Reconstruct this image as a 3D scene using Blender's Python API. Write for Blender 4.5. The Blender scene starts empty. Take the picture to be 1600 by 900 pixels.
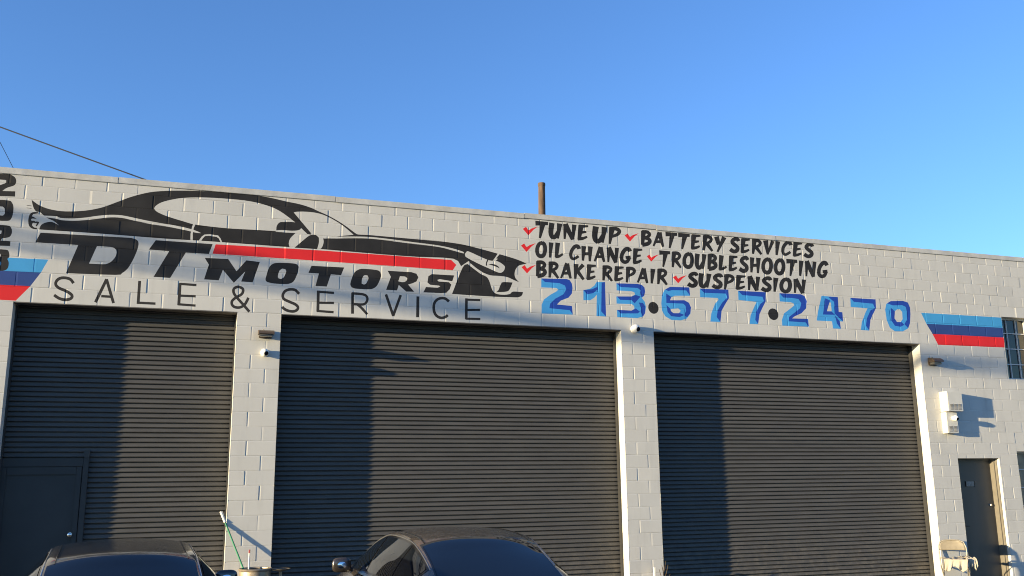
import bpy, bmesh, math, random
from mathutils import Vector, Matrix
from mathutils.geometry import delaunay_2d_cdt
random.seed(7)
C = bpy.context.scene.collection
scene = bpy.context.scene

# ------------------------------------------------------------------ camera, sky, sun, exposure
cam_d = bpy.data.cameras.new('camera'); cam = bpy.data.objects.new('camera', cam_d); C.objects.link(cam)
cam_d.sensor_width = 36.0; cam_d.lens = 32.092; cam_d.clip_end = 3000; cam_d.clip_start = 0.05
rt = Vector((0.9452256, -0.32623508, -0.01091937)); up = Vector((-0.05703811, -0.19801335, 0.97853838)); fw = Vector((0.32139573, 0.92431671, 0.20577512))
m3 = Matrix((rt, up, -fw)).transposed()
cam.matrix_world = Matrix.Translation((2.14537, -13.45136, 1.86508)) @ m3.to_4x4()
scene.camera = cam

SUN_TO = Vector((-1.0, -0.210, 0.113)).normalized()      # towards the sun
SUN_EL = math.asin(SUN_TO.z); SUN_AZ = math.atan2(SUN_TO.x, SUN_TO.y)
world = bpy.data.worlds.new('World'); scene.world = world; world.use_nodes = True
wn = world.node_tree.nodes; wl = world.node_tree.links
sky = wn.new('ShaderNodeTexSky'); sky.sky_type = 'NISHITA'; sky.sun_disc = False
sky.sun_elevation = SUN_EL; sky.sun_rotation = SUN_AZ
sky.altitude = 100; sky.air_density = 1.0; sky.dust_density = 0.3; sky.ozone_density = 2.0
bg = wn['Background']; bg.inputs['Strength'].default_value = 0.15
tint = wn.new('ShaderNodeVectorMath'); tint.operation = 'MULTIPLY'; tint.inputs[1].default_value = (0.485, 0.695, 1.07)   # deep clear evening blue
wl.new(sky.outputs['Color'], tint.inputs[0]); wl.new(tint.outputs['Vector'], bg.inputs['Color'])
sd = bpy.data.lights.new('sun', 'SUN'); sd.energy = 5.0; sd.angle = math.radians(0.53); sd.color = (1.0, 0.805, 0.485)
sun = bpy.data.objects.new('sun', sd); C.objects.link(sun)
sun.rotation_euler = SUN_TO.to_track_quat('Z', 'Y').to_euler(); sun.location = (-30, -10, 12)
scene.cycles.filter_width = 1.05
scene.view_settings.view_transform = 'Standard'; scene.view_settings.look = 'None'
scene.view_settings.exposure = 1.38; scene.view_settings.gamma = 1.0

# ------------------------------------------------------------------ materials
def mat(name, col, rough=0.6, metal=0.0, spec=0.5, noise=0.0, nscale=8.0, bump=0.0, bscale=60.0, coat=0.0, stretch=(1,1,1), detail=6, rvar=0.0):
    m = bpy.data.materials.new(name); m.use_nodes = True
    nt = m.node_tree; b = nt.nodes['Principled BSDF']
    b.inputs['Base Color'].default_value = (*col, 1); b.inputs['Roughness'].default_value = rough
    b.inputs['Metallic'].default_value = metal; b.inputs['Specular IOR Level'].default_value = spec
    b.inputs['Coat Weight'].default_value = coat; b.inputs['Coat Roughness'].default_value = 0.03
    tc = nt.nodes.new('ShaderNodeTexCoord'); mp = nt.nodes.new('ShaderNodeMapping'); mp.inputs['Scale'].default_value = stretch
    nt.links.new(tc.outputs['Object'], mp.inputs['Vector'])
    if noise or rvar:
        n = nt.nodes.new('ShaderNodeTexNoise'); n.inputs['Scale'].default_value = nscale; n.inputs['Detail'].default_value = detail
        nt.links.new(mp.outputs['Vector'], n.inputs['Vector'])
    if noise:
        mr = nt.nodes.new('ShaderNodeMapRange'); mr.inputs['From Min'].default_value = 0.3; mr.inputs['From Max'].default_value = 0.7
        mr.inputs['To Min'].default_value = 1 - noise; mr.inputs['To Max'].default_value = 1 + noise
        nt.links.new(n.outputs['Fac'], mr.inputs['Value'])
        mx = nt.nodes.new('ShaderNodeVectorMath'); mx.operation = 'SCALE'; mx.inputs[0].default_value = col
        nt.links.new(mr.outputs['Result'], mx.inputs['Scale']); nt.links.new(mx.outputs['Vector'], b.inputs['Base Color'])
    if rvar:
        r = nt.nodes.new('ShaderNodeMapRange'); r.inputs['From Min'].default_value = 0.3; r.inputs['From Max'].default_value = 0.7
        r.inputs['To Min'].default_value = max(0, rough - rvar); r.inputs['To Max'].default_value = rough + rvar
        nt.links.new(n.outputs['Fac'], r.inputs['Value']); nt.links.new(r.outputs['Result'], b.inputs['Roughness'])
    if bump:
        n2 = nt.nodes.new('ShaderNodeTexNoise'); n2.inputs['Scale'].default_value = bscale; n2.inputs['Detail'].default_value = 4
        nt.links.new(mp.outputs['Vector'], n2.inputs['Vector'])
        bp = nt.nodes.new('ShaderNodeBump'); bp.inputs['Strength'].default_value = 1.0; bp.inputs['Distance'].default_value = bump
        nt.links.new(n2.outputs['Fac'], bp.inputs['Height']); nt.links.new(bp.outputs['Normal'], b.inputs['Normal'])
    return m

def tone_mat(name, col, rough, noise=0.05, bump=0.0004, bscale=90.0, spec=0.25, stain=0.0):
    """paint on block: per-block tone attribute, weathering noise, fine grain"""
    m = mat(name, col, rough, noise=noise, nscale=3.0, bump=bump, bscale=bscale, spec=spec)
    nt = m.node_tree; b = nt.nodes['Principled BSDF']
    at = nt.nodes.new('ShaderNodeAttribute'); at.attribute_name = 'tone'
    src = b.inputs['Base Color'].links[0].from_socket
    sc = nt.nodes.new('ShaderNodeVectorMath'); sc.operation = 'SCALE'
    nt.links.new(src, sc.inputs[0]); nt.links.new(at.outputs['Fac'], sc.inputs['Scale'])
    out = sc.outputs['Vector']
    if stain:
        tc = nt.nodes.new('ShaderNodeTexCoord'); mp = nt.nodes.new('ShaderNodeMapping'); mp.inputs['Scale'].default_value = (2.2, 1, 0.35)
        nt.links.new(tc.outputs['Object'], mp.inputs['Vector'])
        n = nt.nodes.new('ShaderNodeTexNoise'); n.inputs['Scale'].default_value = 2.0; n.inputs['Detail'].default_value = 8; n.inputs['Roughness'].default_value = 0.65
        nt.links.new(mp.outputs['Vector'], n.inputs['Vector'])
        mr = nt.nodes.new('ShaderNodeMapRange'); mr.inputs['From Min'].default_value = 0.52; mr.inputs['From Max'].default_value = 0.8
        mr.inputs['To Min'].default_value = 1.0; mr.inputs['To Max'].default_value = 1.0 - stain
        nt.links.new(n.outputs['Fac'], mr.inputs['Value'])
        s2 = nt.nodes.new('ShaderNodeVectorMath'); s2.operation = 'SCALE'
        nt.links.new(out, s2.inputs[0]); nt.links.new(mr.outputs['Result'], s2.inputs['Scale']); out = s2.outputs['Vector']
    nt.links.new(out, b.inputs['Base Color'])
    return m

M = {}
M['wall'] = tone_mat('grey_block_paint', (0.525, 0.518, 0.492), 0.75, noise=0.03, bump=0.0005, bscale=70, stain=0.15)
M['black'] = tone_mat('black_sign_paint', (0.022, 0.021, 0.021), 0.65, noise=0.3)
M['charcoal'] = tone_mat('charcoal_sign_paint', (0.030, 0.028, 0.027), 0.7, noise=0.10)
M['red'] = tone_mat('red_sign_paint', (0.66, 0.022, 0.026), 0.6, noise=0.05)
M['sky_blue'] = tone_mat('light_blue_sign_paint', (0.055, 0.30, 0.60), 0.6, noise=0.05)
M['navy'] = tone_mat('navy_sign_paint', (0.028, 0.062, 0.22), 0.6, noise=0.06)
M['phone_blue'] = tone_mat('number_blue_paint', (0.055, 0.30, 0.66), 0.6, noise=0.07)
M['phone_navy'] = tone_mat('number_dark_blue_paint', (0.016, 0.06, 0.36), 0.6, noise=0.07)
M['cap'] = mat('painted_metal_cap', (0.47, 0.46, 0.43), 0.5, noise=0.14, nscale=5, bump=0.004, bscale=5)
M['roof'] = mat('roof_felt', (0.25, 0.25, 0.26), 0.9, noise=0.2)
M['steel'] = mat('brown_steel', (0.10, 0.092, 0.085), 0.6, noise=0.2)
M['slat'] = mat('charcoal_shutter_paint', (0.082, 0.080, 0.078), 0.5, spec=0.15, noise=0.10, nscale=2.5, stretch=(1, 1, 6), bump=0.0006, bscale=4, rvar=0.08)
def dusty_foot(m):
    nt = m.node_tree; b = nt.nodes['Principled BSDF']; src = b.inputs['Base Color'].links[0].from_socket
    tc = nt.nodes.new('ShaderNodeTexCoord'); sx = nt.nodes.new('ShaderNodeSeparateXYZ'); nt.links.new(tc.outputs['Object'], sx.inputs['Vector'])
    n = nt.nodes.new('ShaderNodeTexNoise'); n.inputs['Scale'].default_value = 9; n.inputs['Detail'].default_value = 9; n.inputs['Roughness'].default_value = 0.75; nt.links.new(tc.outputs['Object'], n.inputs['Vector'])
    r1 = nt.nodes.new('ShaderNodeMapRange'); r1.inputs['From Min'].default_value = 1.15; r1.inputs['From Max'].default_value = 0.1; r1.inputs['To Max'].default_value = 0.9; nt.links.new(sx.outputs['Z'], r1.inputs['Value'])
    r2 = nt.nodes.new('ShaderNodeMapRange'); r2.inputs['From Min'].default_value = 0.45; r2.inputs['From Max'].default_value = 0.75; nt.links.new(n.outputs['Fac'], r2.inputs['Value'])
    ml = nt.nodes.new('ShaderNodeMath'); ml.operation = 'MULTIPLY'; nt.links.new(r1.outputs['Result'], ml.inputs[0]); nt.links.new(r2.outputs['Result'], ml.inputs[1])
    mx = nt.nodes.new('ShaderNodeMix'); mx.data_type = 'RGBA'; mx.inputs[7].default_value = (0.20, 0.175, 0.14, 1)
    nt.links.new(src, mx.inputs[6]); nt.links.new(ml.outputs[0], mx.inputs[0]); nt.links.new(mx.outputs[2], b.inputs['Base Color'])
dusty_foot(M['slat'])
M['guide'] = mat('shutter_guide_steel', (0.028, 0.028, 0.029), 0.5, noise=0.1)
M['wicket'] = mat('dark_door_paint', (0.046, 0.048, 0.050), 0.45, spec=0.2, noise=0.12, nscale=2)
M['entry'] = mat('grey_brown_door_paint', (0.072, 0.066, 0.057), 0.42, noise=0.14, nscale=1.6, stretch=(3, 1, 0.5), rvar=0.06)
M['plaque'] = mat('grey_plaque', (0.20, 0.195, 0.18), 0.5, noise=0.4, nscale=40)
M['frame'] = mat('door_frame_paint', (0.15, 0.135, 0.11), 0.5, noise=0.1)
M['chrome'] = mat('satin_chrome', (0.75, 0.74, 0.72), 0.25, metal=1.0)
M['white_metal'] = mat('white_box_enamel', (0.55, 0.54, 0.50), 0.45, noise=0.04)
M['white_plastic'] = mat('white_camera_plastic', (0.80, 0.79, 0.75), 0.35, noise=0.02)
M['lens'] = mat('black_lens', (0.006, 0.006, 0.007), 0.08)
M['slot'] = mat('vent_slot_shadow_paint', (0.16, 0.155, 0.15), 0.7)
M['bronze'] = mat('bronze_lamp_enamel', (0.11, 0.078, 0.052), 0.4, metal=0.3, noise=0.08)
M['lampglass'] = mat('lamp_glass', (0.10, 0.095, 0.085), 0.15)
M['winframe'] = mat('white_window_steel', (0.50, 0.50, 0.49), 0.5, noise=0.1)
M['pane'] = mat('dark_window_glass', (0.012, 0.014, 0.016), 0.05, spec=0.6, bump=0.004, bscale=2.2)
M['reflect_pane'] = mat('tan_pane', (0.26, 0.20, 0.14), 0.3, noise=0.25, nscale=6)  # brownish reflection in the glass, put into the pane colour
M['asphalt'] = mat('asphalt', (0.052, 0.051, 0.050), 0.9, noise=0.25, nscale=1.4, bump=0.003, bscale=90)
M['wood'] = mat('weathered_pole_wood', (0.090, 0.056, 0.036), 0.85, noise=0.55, nscale=2.2, stretch=(7, 7, 0.7), bump=0.01, bscale=6, detail=9)
M['cable'] = mat('black_cable', (0.02, 0.02, 0.022), 0.6)
M['vent'] = mat('dark_roof_vent', (0.03, 0.03, 0.032), 0.6)
M['green'] = mat('green_handle_plastic', (0.02, 0.20, 0.10), 0.45, noise=0.1)
M['foam'] = mat('pale_grip', (0.72, 0.69, 0.62), 0.8, noise=0.08, nscale=30)
M['redtip'] = mat('red_tip', (0.30, 0.03, 0.03), 0.6)
M['barrel'] = mat('worn_barrel_steel', (0.34, 0.28, 0.21), 0.42, metal=0.6, noise=0.35, nscale=9, rvar=0.12)
M['chairpaint'] = mat('beige_chair_enamel', (0.20, 0.172, 0.128), 0.5, noise=0.18, nscale=9)
M['chairtube'] = mat('chair_tube_steel', (0.30, 0.27, 0.22), 0.45, metal=0.3, noise=0.15)
M['cloth'] = mat('cream_rag', (0.40, 0.355, 0.28), 0.95, noise=0.10, nscale=14, bump=0.003, bscale=40)
M['twig'] = mat('dry_twig', (0.08, 0.055, 0.035), 0.9, noise=0.3)
def car_mat(name, col, dust):
    m = mat(name, col, 0.22, spec=0.5, noise=0.1, nscale=3, coat=1.0)
    nt = m.node_tree; b = nt.nodes['Principled BSDF']
    n = nt.nodes.new('ShaderNodeTexNoise'); n.inputs['Scale'].default_value = 14; n.inputs['Detail'].default_value = 10; n.inputs['Roughness'].default_value = 0.7
    tc = nt.nodes.new('ShaderNodeTexCoord'); nt.links.new(tc.outputs['Object'], n.inputs['Vector'])
    mr = nt.nodes.new('ShaderNodeMapRange'); mr.inputs['From Min'].default_value = 0.35; mr.inputs['From Max'].default_value = 0.75
    mr.inputs['To Min'].default_value = 0.04; mr.inputs['To Max'].default_value = 0.04 + dust
    nt.links.new(n.outputs['Fac'], mr.inputs['Value']); nt.links.new(mr.outputs['Result'], b.inputs['Coat Roughness'])
    # dust settled on the surfaces that face up
    ge = nt.nodes.new('ShaderNodeNewGeometry'); sx = nt.nodes.new('ShaderNodeSeparateXYZ'); nt.links.new(ge.outputs['Normal'], sx.inputs['Vector'])
    pw = nt.nodes.new('ShaderNodeMath'); pw.operation = 'POWER'; pw.inputs[1].default_value = 3.0; pw.use_clamp = True; nt.links.new(sx.outputs['Z'], pw.inputs[0])
    ml = nt.nodes.new('ShaderNodeMath'); ml.operation = 'MULTIPLY'; nt.links.new(pw.outputs[0], ml.inputs[0]); nt.links.new(mr.outputs['Result'], ml.inputs[1])
    mx = nt.nodes.new('ShaderNodeMix'); mx.data_type = 'RGBA'; src = b.inputs['Base Color'].links[0].from_socket
    mx.inputs[7].default_value = (0.30, 0.235, 0.165, 1); nt.links.new(src, mx.inputs[6]); nt.links.new(ml.outputs[0], mx.inputs[0]); nt.links.new(mx.outputs[2], b.inputs['Base Color'])
    return m
M['car_black'] = car_mat('black_car_paint', (0.012, 0.012, 0.013), 0.10)
M['car_dusty'] = car_mat('dusty_brown_black_car_paint', (0.030, 0.025, 0.021), 0.42)
M['car_trim'] = mat('gloss_black_trim', (0.008, 0.008, 0.009), 0.15)
M['car_glass'] = mat('tinted_car_glass', (0.006, 0.008, 0.012), 0.015, spec=0.5)
M['tyre'] = mat('tyre_rubber', (0.022, 0.022, 0.022), 0.85, noise=0.15)
M['rim'] = mat('alloy_rim', (0.42, 0.42, 0.43), 0.3, metal=0.9)
M['taillight'] = mat('red_light_lens', (0.30, 0.008, 0.010), 0.12)
M['headlight'] = mat('clear_light_lens', (0.45, 0.46, 0.48), 0.08)
M['plate'] = mat('pale_plate', (0.6, 0.6, 0.6), 0.5)
M['mirror'] = mat('mirror_glass', (0.8, 0.85, 0.9), 0.02, metal=1.0)

# ------------------------------------------------------------------ mesh helpers
class MB:
    def __init__(s): s.v = []; s.f = []; s.mi = []; s.tone = []; s.mats = []
    def mid(s, m):
        m = M[m] if isinstance(m, str) else m
        if m not in s.mats: s.mats.append(m)
        return s.mats.index(m)
    def poly(s, pts, m, tone=1.0):
        i = len(s.v); s.v.extend(tuple(p) for p in pts); s.f.append(tuple(range(i, i + len(pts)))); s.mi.append(s.mid(m)); s.tone.append(tone)
    def mesh(s, verts, faces, m, tone=1.0):
        i = len(s.v); s.v.extend(tuple(p) for p in verts); k = s.mid(m)
        for f in faces: s.f.append(tuple(i + q for q in f)); s.mi.append(k); s.tone.append(tone)
    def box(s, a, b, m, bev=0.0, mtx=None):
        bm = bmesh.new(); bmesh.ops.create_cube(bm, size=1.0)
        for v in bm.verts: v.co = Vector([a[i] + (b[i] - a[i]) * (v.co[i] + .5) for i in range(3)])
        if bev: bmesh.ops.bevel(bm, geom=list(bm.edges), offset=bev, segments=2, affect='EDGES')
        s.addbm(bm, m, mtx)
    def addbm(s, bm, m, mtx=None):
        if mtx is not None: bm.transform(mtx)
        bm.verts.index_update(); s.mesh([v.co.copy() for v in bm.verts], [[v.index for v in f.verts] for f in bm.faces], m); bm.free()
    def tube(s, pts, r, m, n=10, r2=None, caps=True):
        pts = [Vector(p) for p in pts]; N = len(pts); V = []; F = []
        prev = None
        for i, p in enumerate(pts):
            d = (pts[min(i + 1, N - 1)] - pts[max(i - 1, 0)]).normalized()
            if prev is None:
                a = d.orthogonal().normalized()
            else:
                a = (prev - d * prev.dot(d)).normalized()
            prev = a; b = d.cross(a)
            rr = r if r2 is None else r + (r2 - r) * i / (N - 1)
            for k in range(n):
                t = 2 * math.pi * k / n; V.append(p + (a * math.cos(t) + b * math.sin(t)) * rr)
        for i in range(N - 1):
            for k in range(n): F.append((i * n + k, i * n + (k + 1) % n, (i + 1) * n + (k + 1) % n, (i + 1) * n + k))
        if caps: F.append(tuple(range(n))[::-1]); F.append(tuple((N - 1) * n + k for k in range(n)))
        s.mesh(V, F, m)
    def lathe(s, prof, m, n=24, mtx=None):
        V = []; F = []; P = len(prof)
        for k in range(n):
            t = 2 * math.pi * k / n
            for r, z in prof: V.append(Vector((r * math.cos(t), r * math.sin(t), z)))
        for k in range(n):
            for i in range(P - 1):
                F.append((k * P + i, ((k + 1) % n) * P + i, ((k + 1) % n) * P + i + 1, k * P + i + 1))
        if mtx is not None: V = [mtx @ v for v in V]
        s.mesh(V, F, m)
    def build(s, name, parent=None, smooth=False, tone=False, weld=True, angle=40):
        me = bpy.data.meshes.new(name); me.from_pydata(s.v, [], s.f)
        for m in s.mats: me.materials.append(m)
        me.polygons.foreach_set('material_index', s.mi)
        if tone:
            a = me.attributes.new('tone', 'FLOAT', 'FACE'); a.data.foreach_set('value', s.tone)
        me.update()
        if weld:
            bm = bmesh.new(); bm.from_mesh(me); bmesh.ops.remove_doubles(bm, verts=bm.verts, dist=1e-5)
            if smooth: bmesh.ops.recalc_face_normals(bm, faces=bm.faces)
            bm.to_mesh(me); bm.free()
        if smooth:
            me.polygons.foreach_set('use_smooth', [True] * len(me.polygons))
            me.set_sharp_from_angle(angle=math.radians(angle))
        o = bpy.data.objects.new(name, me); C.objects.link(o)
        if parent is not None: o.parent = parent
        return o
def thing(name, label, cat, loc=(0, 0, 0), rz=0.0, group=None):
    o = bpy.data.objects.new(name, None); C.objects.link(o); o.location = loc; o.rotation_euler = (0, 0, rz); o.empty_display_size = 0.2
    return tag(o, label, cat, group)
def tag(o, label, cat, group=None):
    o['label'] = label; o['category'] = cat
    if group: o['group'] = group
    return o

# ------------------------------------------------------------------ ground
LINTEL = 21 * 0.2032
g = MB(); n = 16
xs = [-900, -300, -120, -60, -30, -15, 0, 15, 30, 60, 120, 300, 900]
for i in range(len(xs) - 1):
    for j in range(len(xs) - 1):
        g.poly([(xs[i], xs[j], 0), (xs[i + 1], xs[j], 0), (xs[i + 1], xs[j + 1], 0), (xs[i], xs[j + 1], 0)], 'asphalt')
go = g.build('ground'); go['kind'] = 'structure'; go['label'] = 'dark asphalt parking lot in front of the garage'

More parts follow.
